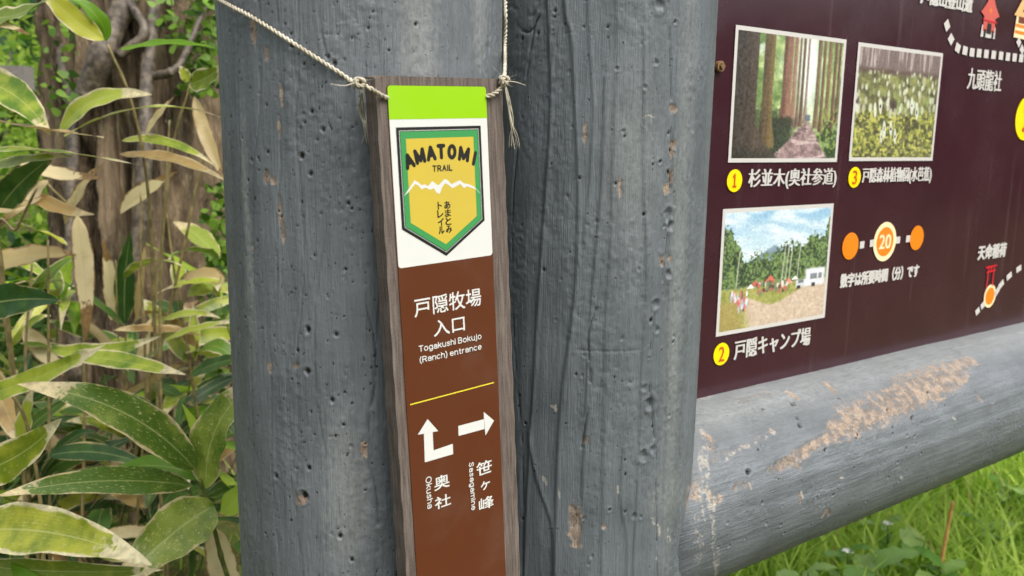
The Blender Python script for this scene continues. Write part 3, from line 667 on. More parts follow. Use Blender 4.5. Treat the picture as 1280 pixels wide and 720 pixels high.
def paint_cedars(X, Y):
    n = fbm(X * 14, Y * 12, 5, 4); nf = fbm(X * 45, Y * 40, 8, 3)
    C = ramp_col(np.clip(n * 1.6 - .3, 0, 1), (76, 110, 46), (206, 222, 150))
    glow = np.exp(-((X - .665) / .11) ** 2 - ((Y - .25) / .42) ** 2); C = over(C, np.clip(glow * 1.3, 0, 1), (236, 246, 236))
    C = over(C, sstep(.55, .8, fbm(X * 9, Y * 9, 23)) * sstep(.45, .0, Y) * .8, (240, 246, 240))
    C = over(C, sstep(.5, .66, Y + .2 * (nf - .5)) * sstep(.52, .4, X) * .85, (52, 66, 34))
    Xn = X + .05 * (nf - .5); path = sstep(.0, .02, (Y - .66) - 0) * sstep(0.0, .03, Xn - (.68 - (Y - .66) * 1.0)) * sstep(0.0, .03, (.70 + (Y - .66) * .66) - Xn)
    def trunk(x0, x1, top, bot, ca, cb, flare=0, sd=0):
        nonlocal C
        w0 = flare * np.clip((Y - bot + .35) / .35, 0, 1) ** 2
        m = sstep(x0 - w0 - .008, x0 - w0 + .008, X) * sstep(x1 + w0 + .008, x1 + w0 - .008, X) * sstep(bot + .02, bot - .01, Y + .06 * (nf - .5)) * (Y >= top)
        st = fbm(X * 60 + Y * 3, Y * 4, 31 + sd, 3); t = np.clip((X - x0) / (x1 - x0), 0, 1) * .6 + st * .6 - .1
        C = over(C, m, ramp_col(np.clip(t, 0, 1), ca, cb))
    for k, (a, b, bt, ca, cb) in enumerate(((.60, .625, .72, (62, 46, 36), (130, 100, 82)), (.645, .665, .7, (110, 90, 76), (170, 145, 125)), (.565, .585, .74, (80, 62, 50), (140, 110, 92)),
        (.745, .785, .74, (70, 56, 38), (150, 128, 92)), (.80, .83, .78, (58, 44, 30), (146, 120, 84)), (.85, .89, .8, (86, 66, 46), (158, 124, 88)), (.915, .945, .8, (70, 50, 40), (130, 92, 72)), (.96, .985, .7, (70, 48, 42), (140, 96, 84)))):
        trunk(a, b, 0, bt, ca, cb, .01, k)
    trunk(.42, .505, 0, .74, (70, 46, 36), (170, 122, 98), .02, 20); trunk(.515, .55, 0, .73, (120, 88, 72), (180, 140, 118), .01, 21)
    sh = sstep(.38, .62, fbm(X * 18, Y * 18, 61, 4) + .5 * sstep(.5, .9, Y) * sstep(.72, .95, X) - .25)
    C = over(C, sh * sstep(.74, .8, X) * sstep(.5, .62, Y), (40, 62, 28)); C = over(C, sstep(.55, .7, nf) * sstep(.76, .84, X) * sstep(.5, .62, Y) * .8, (150, 170, 80))
    C = over(C, sstep(.3, .36, X) * sstep(.6, .5, X) * sstep(.68, .72, Y + .06 * n) * .9, (38, 46, 30))
    C = over(C, path, ramp_col(np.clip(nf * 1.5 - .2, 0, 1), (112, 88, 86), (176, 148, 144)))
    C = over(C, path * sstep(.52, .66, fbm(X * 8, Y * 30, 71)) * .8, (214, 190, 184)); C = over(C, path * sstep(.46, .36, fbm(X * 6, Y * 24, 72)) * .7, (70, 52, 54)); C = over(C, sstep(.035, .015, np.abs(X - .685)) * sstep(.03, .02, np.abs(Y - .655)) * .8, (70, 84, 110))
    trunk(.24, .335, 0, .9, (56, 44, 32), (130, 108, 60), .05, 22); trunk(-.05, .19, 0, 1.0, (20, 18, 16), (84, 68, 54), .22, 23)
    C = over(C, sstep(.92, 1., Y + (.34 - X) * .18) * sstep(.44, .34, X) * .8, (40, 38, 30))
    return C
def paint_marsh(X, Y):
    n = fbm(X * 16, Y * 16, 105, 4); nf = fbm(X * 42, Y * 42, 108, 3)
    C = ramp_col(np.clip(n * 1.8 - .4, 0, 1), (70, 66, 40), (150, 152, 84))
    C = over(C, sstep(.24, .16, Y + .06 * (nf - .5)), (116, 98, 94)); C = over(C, sstep(.2, .14, Y) * sstep(.5, .7, fbm(X * 50, Y * 3, 120)) * .8, (190, 176, 168))
    C = over(C, sstep(.24, .2, Y) * sstep(.16, .2, Y) * .7, (84, 60, 58))
    ylw = sstep(.45, .62, fbm(X * 20, Y * 20, 130, 3)) * sstep(.5, .62, Y + .1 * n)
    C = over(C, ylw * .7, (150, 156, 60)); C = over(C, sstep(.58, .68, nf) * sstep(.5, .6, Y) * .8, (206, 202, 92)); C = over(C, sstep(.42, .34, nf) * sstep(.5, .6, Y) * .7, (50, 56, 22))
    C = over(C, sstep(.52, .62, fbm(X * 9, Y * 9, 141)) * sstep(.4, .46, Y) * sstep(.6, .5, Y) * .8, (62, 44, 44))
    r = np.random.default_rng(4)
    for _ in range(150):
        y = .2 + .38 * r.random() ** 1.3; s = .010 + .034 * (y - .2) ; x = r.random()
        m = sstep(1.1, .7, np.sqrt(((X - x) / s) ** 2 + ((Y - y) / (s * 2.1)) ** 2)); C = over(C, m * r.uniform(.35, .9), (214, 216, 194) if r.random() < .6 else (140, 156, 90))
    for x, y, s in ((.23, .56, .03), (.29, .52, .03), (.68, .5, .035), (.75, .55, .035), (.36, .74, .035), (.44, .72, .03), (.5, .8, .03), (.33, .8, .026)):
        m = sstep(1.1, .8, np.sqrt(((X - x - .1 * (Y - y)) / (s * .62)) ** 2 + ((Y - y) / (s * 2.6)) ** 2 + .5 * (nf - .5))); C = over(C, m * .9, (222, 226, 208))
    return C
def paint_camp(X, Y):
    n = fbm(X * 12, Y * 12, 205, 4); nf = fbm(X * 40, Y * 40, 208, 3)
    C = ramp_col(np.clip(Y / .35, 0, 1), (136, 184, 214), (206, 226, 232))
    C = over(C, sstep(.3, .8, fbm(X * 5 + Y * 7, Y * 16 - X * 4, 211, 5)) * .8, (240, 246, 248))
    mt = sstep(.0, .02, Y - (.29 + np.abs(X - .46) * .55 + .02 * (nf - .5))) * sstep(.5, .4, Y); C = over(C, mt, (126, 150, 166))
    top = .385 - .26 * sstep(.22, .0, X) - .10 * np.exp(-((X - .62) / .1) ** 2) - .17 * np.exp(-((X - .86) / .1) ** 2) - .24 * sstep(.93, 1, X) + .12 * (fbm(X * 16, Y * 3, 221, 3) - .5)
    tr = sstep(-.02, .02, Y - top + .16 * (nf - .5) + .08 * (fbm(X * 80, Y * 70, 230, 2) - .5)) * sstep(.7, .62, Y)
    C = over(C, tr, ramp_col(np.clip(n * 1.2 + (fbm(X * 70, Y * 60, 231, 2) - .5) * 2.2 - .1, 0, 1), (34, 52, 28), (116, 144, 76)))
    for x in (.585, .62, .55, .13, .7):
        C = over(C, sstep(.008, .003, np.abs(X - x - .06 * (.6 - Y))) * sstep(.3, .34, Y) * sstep(.66, .62, Y) * .8, (190, 190, 170))
    C = over(C, sstep(.63, .66, Y + .03 * (nf - .5)), ramp_col(np.clip(nf * 1.6 - .3, 0, 1), (124, 134, 52), (176, 172, 92)))
    rd = sstep(.0, .03, Y - (.735 + .10 * np.clip(.55 - X, -.4, 1) * -1 - .12 * sstep(.5, 1, X) + .1 * sstep(.4, .15, X) * 0 + .08 * np.exp(-((X - .45) / .18) ** 2)))
    C = over(C, rd * sstep(.10 + .22 * (Y - .6), .2 + .3 * (Y - .6), X), ramp_col(nf, (186, 160, 134), (220, 200, 176)))
    C = over(C, sstep(.22, .1, X - .15 * (Y - .7)) * sstep(.72, .78, Y) * .8, (160, 140, 74))
    def tri(x, y, wd, h, col):
        nonlocal C
        C = over(C, sstep(wd, wd * .85, np.abs(X - x) / np.clip((Y - (y - h)) / h, .05, 1)) * (Y > y - h) * (Y < y), col)
    for x, y, wd, h, c in ((.3, .64, .045, .05, (196, 92, 80)), (.36, .65, .045, .045, (214, 128, 110)), (.44, .62, .06, .06, (204, 104, 78)), (.26, .66, .04, .04, (240, 240, 236)), (.62, .66, .05, .05, (230, 150, 126)), (.68, .63, .04, .035, (238, 236, 230))): tri(x, y, wd, h, c)
    r = np.random.default_rng(9)
    for _ in range(70):
        x = r.uniform(.32, .62); y = r.uniform(.62, .72); m = sstep(.016, .01, np.hypot(X - x, (Y - y) * .7)); C = over(C, m * .85, r.choice([(70, 60, 50), (232, 228, 220), (190, 90, 76), (110, 130, 90)]))
    for _ in range(46):
        x = r.uniform(.08, .24); y = r.uniform(.68, .76) + .1 * (x > .15) * r.random(); m = sstep(1.1, .7, np.hypot((X - x) / .009, (Y - y) / .03)); C = over(C, m * .9, r.choice([(236, 236, 236), (214, 96, 110), (90, 70, 80), (180, 180, 190)]))
    def bx(x0, y0, x1, y1, c, rr=.01):
        nonlocal C
        C = over(C, sstep(x0 - rr, x0, X) * sstep(x1 + rr, x1, X) * sstep(y0 - rr, y0, Y) * sstep(y1 + rr, y1, Y), c)
    bx(.7, .645, .79, .7, (214, 216, 220), .014); bx(.72, .645, .765, .665, (110, 116, 122)); bx(.8, .56, .97, .69, (226, 228, 232), .03); bx(.84, .6, .9, .64, (120, 126, 132)); bx(.925, .6, .95, .64, (120, 126, 132)); bx(.71, .695, .735, .715, (30, 30, 30)); bx(.86, .685, .885, .71, (30, 30, 30))
    return C
def photo_print(quad, painter, label):
    U = [UV(*p) for p in quad]; u0 = (U[0][0] + U[3][0]) / 2; u1 = (U[1][0] + U[2][0]) / 2; v1 = (U[0][1] + U[1][1]) / 2; v0 = (U[2][1] + U[3][1]) / 2
    b = .0042; o = print_grid('photo_print', u0 + b, v0 + b, u1 - b, v1 - b, painter); o['label'] = label
    rim = []
    for r in (rect(u0, v0, u1, v0 + b), rect(u0, v1 - b, u1, v1), rect(u0, v0 + b, u0 + b, v1 - b), rect(u1 - b, v0 + b, u1, v1 - b)): rim.append((r, 2, 0))
    BF.polys('print_border', rim, [MAT['pwhite']], o)
photo_print([(919.7, 30.7), (1056.7, 49.7), (1046.7, 201.7), (909.3, 204)], paint_cedars, 'printed photograph of a path between tall cedar trunks')
photo_print([(1072.3, 51.7), (1176.7, 67.3), (1166.7, 200), (1061, 202.3)], paint_marsh, 'printed photograph of white marsh flowers')
photo_print([(904.7, 262.3), (1042.5, 253.3), (1029.7, 396.6), (892.9, 421.6)], paint_camp, 'printed photograph of a campsite under trees and blue sky')

def board_text(body, lb, rt, **kw):
    return BF.text('lettering', body, box_px(lb, rt), 3, kw.pop('mat', MAT['pwhite']), **kw)
board_text('杉並木(奥社参道)', (934.5, 237.5), (1045.5, 210), bold=(.0016, 0))
board_text('戸隠森林植物園(水芭蕉)', (1076.7, 231.5), (1164.5, 208.5), bold=(.0018, 0))
board_text('戸隠キャンプ場', (916.9, 450), (1013, 408.5), bold=(.0016, .0003))
board_text('数字は所要時間（分）です', (1049.6, 360), (1148.5, 330), bold=(.0018, .0012))
board_text('天命稲荷', (1221.3, 325), (1258, 303), bold=(.002, .0014))
board_text('九頭龍社', (1208, 111), (1252.7, 89.5), bold=(.0018, .0003))
board_text('戸隠山登山道', (1150, 3.5), (1215.5, -1), bold=(.0024, .0014))
def badge(px, py, rv, numeral):
    u, v = UV(px, py); r = abs(UV(px, py - rv)[1] - v)
    o = BF.poly('number_badge', disc(u, v, r), 3, MAT['badge'])
    if numeral == '1': stroke_text(BF, 'numeral', '1', (u - r * .30, v - r * .62, u + r * .26, v + r * .64), 5, MAT['rednum'], o, r * .2); return
    BF.text('numeral', numeral, (u - r * (.28 if numeral == '1' else .36), v - r * .66, u + r * (.20 if numeral == '1' else .36), v + r * .66), 5, MAT['rednum'], o, bold=(.0004, .0003))
badge(917.7, 225.8, 14.2, '1'); badge(1067.7, 221.7, 13, '3'); badge(901.2, 442.4, 13.8, '2'); badge(1282, 148, 28, '1')
def marker(px, py, rv, ring=False, numeral=None):
    u, v = UV(px, py); r = abs(UV(px, py - rv)[1] - v)
    if not ring: return BF.poly('map_marker', disc(u, v, r), 3, MAT['orange'])
    o = BF.poly('map_marker', disc(u, v, r), 3, MAT['cream']); BF.poly('marker_centre', disc(u, v, r * .74), 4, MAT['orange'], o)
    if numeral: BF.text('numeral', numeral, (u - r * .5, v - r * .36, u + r * .5, v + r * .36), 5, MAT['cream'], o, bold=(.0012, .0004))
marker(1062.5, 307.5, 16.8); marker(1105.6, 302, 24.5, True, '20'); marker(1145.5, 297.3, 15.2); marker(1236.8, 370, 14.2, True)
def dashes(pts, L_=.0125, wd=.0105):
    items = []; U = [UV(*p) for p in pts]
    for i, (u, v) in enumerate(U):
        a = U[max(i - 1, 0)]; b = U[min(i + 1, len(U) - 1)]; t = math.atan2(b[1] - a[1], b[0] - a[0]); c, n_ = math.cos(t), math.sin(t)
        items.append(([(u + x * c - y * n_, v + x * n_ + y * c) for x, y in ((-L_/2, -wd/2), (L_/2, -wd/2), (L_/2, wd/2), (-L_/2, wd/2))], 3, 0))
    return BF.polys('trail_line', items, [MAT['pwhite']])
dashes([(1183.3, 31.7), (1188.3, 49), (1196.7, 60), (1205.7, 63.3), (1214.5, 65.5), (1223.3, 66.4), (1232.3, 67.5), (1241.5, 68.6), (1250.7, 69.7), (1259.3, 71), (1267.7, 71.9), (1276, 72.8), (1284, 73.6)], .0115, .0105)
dashes([(1273, 53), (1277, 62)], .011, .009)
dashes([(1077, 306), (1089.5, 304)], .009, .0085); dashes([(1122, 300), (1134.5, 298.4)], .009, .0085)
dashes([(1221.5, 389), (1228, 381.5)], .011, .009)
dashes([(1245.5, 364.5), (1251, 355.5), (1261, 345), (1273, 336), (1285, 329), (1297, 323)], .0145, .009)
# drawn icons: gate, red hall, thatched hall
def icon(name, cpx, hpx, shapes, mats):
    u, v = UV(*cpx); s = abs(UV(cpx[0], cpx[1] - hpx)[1] - v)       # s = half height
    return BF.polys(name, [([(u + x * s, v + y * s) for x, y in pts], 3 + k * .5, mi) for k, (pts, mi) in enumerate(shapes)], mats)
icon('gate_icon', (1237.5, 345), 13.5, [([(-.95, .72), (.95, .86), (.98, 1.0), (-1, .9)], 0), ([(-.8, .3), (.8, .42), (.8, .56), (-.8, .45)], 0), ([(-.62, -1), (-.42, -1), (-.38, .8), (-.56, .8)], 0), ([(.42, -.95), (.62, -.95), (.56, .88), (.38, .86)], 0), ([(-.1, .4), (.1, .42), (.1, .8), (-.1, .78)], 0)], [MAT['crimson']])
icon('hall_icon', (1237, 22), 26, [([(-.78, -1), (.7, -1.02), (.68, -.45), (-.7, -.4)], 1), ([(-.62, -.7), (.6, -.72), (.55, .25), (-.6, .3)], 0), ([(-.95, .2), (-.6, .02), (.6, 0), (.95, .12), (.5, .55), (.18, 1.0), (-.2, 1.05), (-.5, .62)], 0), ([(-.14, .34), (0, .2), (.14, .34), (0, .48)], 3), ([(-.24, -.8), (.24, -.82), (.2, -.3), (-.2, -.28)], 2), ([(-.5, -1), (-.3, -1), (-.3, -.62), (-.5, -.6)], 2), ([(.32, -1.), (.5, -1.), (.5, -.64), (.32, -.62)], 2), ([(-.7, -.12), (.7, -.16), (.7, -.24), (-.7, -.2)], 4)],
     [MAT['coral'], MAT['pwhite'], MAT['ink'], MAT['orange'], MAT['crimson']])
icon('hall_icon', (1279, 22), 27, [([(-.8, -1), (1.4, -1.05), (1.4, .1), (-.7, .05)], 1), ([(-.72, -.5), (1.35, -.55), (1.35, -.4), (-.72, -.35)], 2), ([(-.72, -.8), (1.35, -.85), (1.35, -.7), (-.72, -.65)], 2), ([(-.5, -.3), (1.2, -.3), (1.2, 0), (-.5, .02)], 3), ([(-1.0, .02), (-.6, .5), (-.1, 1.15), (.6, 1.2), (1.4, .5), (1.5, -.02)], 0), ([(-.2, .25), (.1, .7), (.5, .25)], 3)],
     [MAT['tan'], MAT['cream'], MAT['orange'], MAT['dkbrown']])
# rusty fixing at the board's left edge
u, v = UV(896, 83); mb = MB()
mb.tube([(u + .002, 0, v), (u + .002, -.004, v)], .0052, 14); mb.tube([(u + .002, -.004, v), (u + .002, -.0065, v)], .003, 6)
mb.build('fixing_screw', MAT['rust'], board)

# ------------------------------------------------------------------ trail sign hanging on the left post
YS, TI, LE, OFF, CX = .8961, .0393, .0281, .1168, -.0113
dS = np.array([math.sin(YS), math.cos(YS), 0]); n0 = np.array([math.cos(YS), -math.sin(YS), 0]); zz = np.array([0, 0, 1.])
upS = zz * math.cos(LE) - n0 * math.sin(LE); NS = n0 * math.cos(LE) + zz * math.sin(LE)
XS = dS * math.cos(TI) + upS * math.sin(TI); YSv = -dS * math.sin(TI) + upS * math.cos(TI)
OS = np.array([CL[0], CL[1], ZC]) + n0 * OFF + dS * CX
sign = empty('trail_sign'); Ms = Matrix.Identity(4)
for i, v in enumerate((XS, YSv, NS)):
    for j in range(3): Ms[j][i] = v[j]
Ms.translation = Vector(OS); sign.matrix_world = Ms
tag(sign, 'narrow brown wooden trail sign with lime top, shield emblem and arrows, tied to the post', 'trail sign')
def SV(px, py):
    P = hit_plane(px, py, OS + NS * .0008, NS) - OS; return P @ XS, P @ YSv
def sign_pt(u, v, h): return OS + XS * u + YSv * v + NS * h
W2 = .03605; xL, xR, yT, yB, T = -W2 - .0065, W2 + .0143, .0388, -.40, .0144
def plank():
    # cross-section with small arrises; top end slightly ragged
    b = .0011; n = 60; sec = [(xL, -T + b), (xL, -b), (xL + b, 0), (xR - b, 0), (xR, -b), (xR, -T + b), (xR - b, -T), (xL + b, -T)]
    ys = np.linspace(yB, yT, n); V = []; r = np.random.default_rng(3)
    for k, y in enumerate(ys):
        for j, (x, z) in enumerate(sec):
            jit = .00025 * math.sin(k * 1.7 + j) ; V.append((x + jit, y + (0.0004 * r.standard_normal() if k == n - 1 else 0), z + jit * .3))
    m = len(sec); Fs = []; mi = []
    for k in range(n - 1):
        for j in range(m):
            Fs.append((k*m+j, (k+1)*m+j, (k+1)*m+(j+1) % m, k*m+(j+1) % m)); mi.append(1 if j in (1, 3) else 0)
    Fs += [tuple(range(m)), tuple((n-1)*m+j for j in range(m))[::-1]]; mi += [0, 1]
    mb = MB(); mb.add(V, Fs); mb.m = mi; o = mb.build('plank', [MAT['plank'], MAT['arris']], sign)
    import bmesh
    bm = bmesh.new(); bm.from_mesh(o.data); bmesh.ops.recalc_face_normals(bm, faces=bm.faces); bm.to_mesh(o.data); bm.free()
plank()
SF = Face(sign, lambda u, v, h: (u, v, h), .0008, .00006)
pT, pG, pW = .0336, .0139, -.0745
def rounded(u0, v0, u1, v1, r, n=5, low=True):
    out = []
    for cx, cy, a0 in (((u0 + r, v0 + r, math.pi), (u1 - r, v0 + r, 1.5 * math.pi)) if low else ()): out += [(cx + r * math.cos(a0 + i * math.pi / 2 / n), cy + r * math.sin(a0 + i * math.pi / 2 / n)) for i in range(n + 1)]
    if not low: out += [(u0, v0), (u1, v0)]
    for cx, cy, a0 in ((u1 - r, v1 - r, 0), (u0 + r, v1 - r, .5 * math.pi)): out += [(cx + r * math.cos(a0 + i * math.pi / 2 / n), cy + r * math.sin(a0 + i * math.pi / 2 / n)) for i in range(n + 1)]
    return out
out = rounded(-W2, yB + .012, W2, pT, .0022, low=False); m = len(out)
mb = MB(); mb.add([(u, v, .0008) for u, v in out] + [(u, v, .00002) for u, v in out], [tuple(range(m))] + [(i, m + i, m + (i + 1) % m, (i + 1) % m) for i in range(m)])
plate = mb.build('face_plate', MAT['brown'], sign)
SF.poly('white_film', rounded(-W2 + .0003, pW, W2 - .0003, pT - .0003, .0022), 1, MAT['white'], plate)
SF.poly('lime_film', rounded(-W2 + .0002, pG, W2 - .0002, pT - .0002, .0022, low=False), 2, MAT['lime'], plate)
# emblem
def scale_poly(p, d):
    """inset a convex outline by d"""
    n = len(p); res = []; area = sum(p[i][0]*p[(i+1) % n][1] - p[(i+1) % n][0]*p[i][1] for i in range(n)); sg = 1 if area > 0 else -1
    for i in range(n):
        a, b, c = np.array(p[i-1]), np.array(p[i]), np.array(p[(i+1) % n])
        n1 = np.array([-(b-a)[1], (b-a)[0]]); n2 = np.array([-(c-b)[1], (c-b)[0]]); n1 = n1/np.linalg.norm(n1)*sg; n2 = n2/np.linalg.norm(n2)*sg
        k = (n1 + n2); k = k / (1 + n1 @ n2); res.append(tuple(b + k * d))
    return res
sh = [SV(494.3, 158.7), SV(501.5, 285.8), SV(556.8, 320), SV(605, 276.8), SV(600.8, 157.6)]
cx_ = (sh[0][0] + sh[4][0]) / 2; hw = (sh[3][0] - sh[1][0]) / 2
ytop = (sh[0][1] + sh[4][1]) / 2; ysh = (sh[1][1] + sh[3][1]) / 2
sh = [(cx_ - hw, ytop), (cx_ - hw, ysh), (cx_, sh[2][1]), (cx_ + hw, ysh), (cx_ + hw, ytop)]
emb = SF.poly('emblem', sh, 3, MAT['ink']); emb['label'] = 'shield emblem with black, green and yellow fields'
SF.poly('emblem_line', scale_poly(sh, .0019), 4, MAT['white'], emb)
SF.poly('emblem_line', scale_poly(sh, .0022), 5, MAT['ink'], emb)
SF.poly('emblem_rim', scale_poly(sh, .0026), 6, MAT['green'], emb)
inn = scale_poly(sh, .0063); inn[0] = (inn[0][0], ytop - .0068); inn[4] = (inn[4][0], ytop - .0068)
SF.poly('emblem_field', inn, 7, MAT['yellow'], emb)
Z5 = lambda x, y: SV(460 + x / 2.77, 80 + y / 2.77)
hgt = .0096
for ch, x, y, wd, dg in (('A', 141, 336, .0074, 17), ('M', 178, 319, .0079, 11), ('A', 217, 309, .0074, 5), ('T', 252, 303.5, .0066, 0), ('O', 289, 304, .0070, -5), ('M', 331, 312, .0086, -11), ('I', 367, 327, .0031, -17)):
    u, v = Z5(x, y); stroke_text(SF, 'lettering', ch, (u - wd / 2, v - hgt / 2, u + wd / 2, v + hgt / 2), 8, MAT['ink'], emb, .0025, spin=math.radians(dg))
stroke_text(SF, 'lettering', 'TRAIL', box_px((540, 215), (564.7, 205.4), SV), 8, MAT['ink'], emb, .00085, gap=.34)
rid = [(124, 456), (140, 432), (160, 402), (173, 410), (184, 420), (196, 416), (206, 424), (221, 405), (232, 414), (243, 420), (264, 397), (276, 404), (288, 417), (300, 410), (316, 402), (330, 413), (350, 417), (368, 426), (385, 446)]
low = [(372, 434), (352, 427), (342, 424), (330, 430), (318, 415), (304, 424), (290, 430), (276, 418), (265, 413), (254, 428), (248, 450), (236, 446), (226, 430), (214, 436), (198, 428), (184, 434), (172, 420), (160, 416), (146, 436), (130, 452)]
items = []
R1 = np.array(rid, float); Lw = np.array(low[::-1], float)
xs = np.linspace(124, 385, 80); yt = np.interp(xs, R1[:, 0], R1[:, 1]); yl = np.interp(xs, Lw[:, 0], Lw[:, 1]); yl = np.maximum(yl, yt + 2.5)
for i in range(len(xs) - 1): items.append(([Z5(xs[i], yl[i]), Z5(xs[i+1], yl[i+1]), Z5(xs[i+1], yt[i+1]), Z5(xs[i], yt[i])], 8, 0))
SF.polys('mountain_ridge', items, [MAT['white']], emb)
for chs, xs_, ys_ in (('あまとみ', (273, 275, 277, 279), (488, 516, 544, 572)), ('トレイル', (247, 249, 251, 253), (490, 519, 547, 575))):
    for ch, x, y in zip(chs, xs_, ys_):
        u, v = Z5(x, y); a, b = (.0021, .0023) if ch not in 'ト' else (.0014, .0023); SF.text('lettering', ch, (u - a, v - b, u + a, v + b), 8, MAT['ink'], emb, bold=(.0004, .0002))
# plate lettering
tw = MAT['white']
SF.text('lettering', '戸隠牧場', box_px((518.3, 397), (600.5, 359.5), SV), 3, tw, plate, bold=(.0002, .0002))
SF.text('lettering', '入口', box_px((542.5, 421), (580, 394), SV), 3, tw, plate, bold=(.0002, .0002))
stroke_text(SF, 'lettering', 'Togakushi Bokujo', box_px((523.5, 442.3), (600.8, 415.8), SV), 3, tw, plate, .00062)
stroke_text(SF, 'lettering', '(Ranch) entrance', box_px((524.7, 455.3), (601, 428.5), SV), 3, tw, plate, .00062)
a, b = SV(512.5, 505.8), SV(617.4, 478); SF.poly('divider_line', [(a[0], a[1] - .0004), (b[0], b[1] - .0004), (b[0], b[1] + .0004), (a[0], a[1] + .0004)], 3, MAT['yline'], plate)
Z7 = lambda x, y: SV(460 + x / 3.273, 500 + y / 3.273)
SF.polys('arrow', [([Z7(*p) for p in q], 3, 0) for q in ([(243, 78), (203, 142), (287, 127)], [(228, 137), (232, 255), (269, 244), (264, 130)], [(267, 206), (269, 244.2), (348, 221), (346, 179)])], [tw], plate)
SF.polys('arrow', [([Z7(*p) for p in q], 3, 0) for q in ([(369, 106), (370, 147), (476, 118), (474, 78)], [(472, 48), (480, 145), (515, 84)])], [tw], plate)
for ch, lb, rt in (('奥', (272, 373), (331, 297)), ('社', (275, 450), (336, 379)), ('笹', (445, 313), (504, 240)), ('ヶ', (462, 372), (497, 325)), ('峰', (455, 456), (512, 385))):
    p, q = Z7(*lb), Z7(*rt); SF.text('lettering', ch, (p[0], p[1], q[0], q[1]), 3, tw, plate, bold=(.00025, .00025))
for body, x0, x1, y0, y1 in (('Okusha', 238, 263, 312, 444), ('Sasagamine', 411, 437, 254, 452)):
    c = Z7((x0 + x1) / 2, (y0 + y1) / 2); hw_ = abs(Z7(x1, (y0 + y1) / 2)[0] - Z7(x0, (y0 + y1) / 2)[0]) / 2; hh = abs(Z7((x0 + x1) / 2, y0)[1] - Z7((x0 + x1) / 2, y1)[1]) / 2
    stroke_text(SF, 'lettering', body, (c[0] - hw_, c[1] - hh, c[0] + hw_, c[1] + hh), 3, tw, plate, .00062, rot=-math.pi / 2)

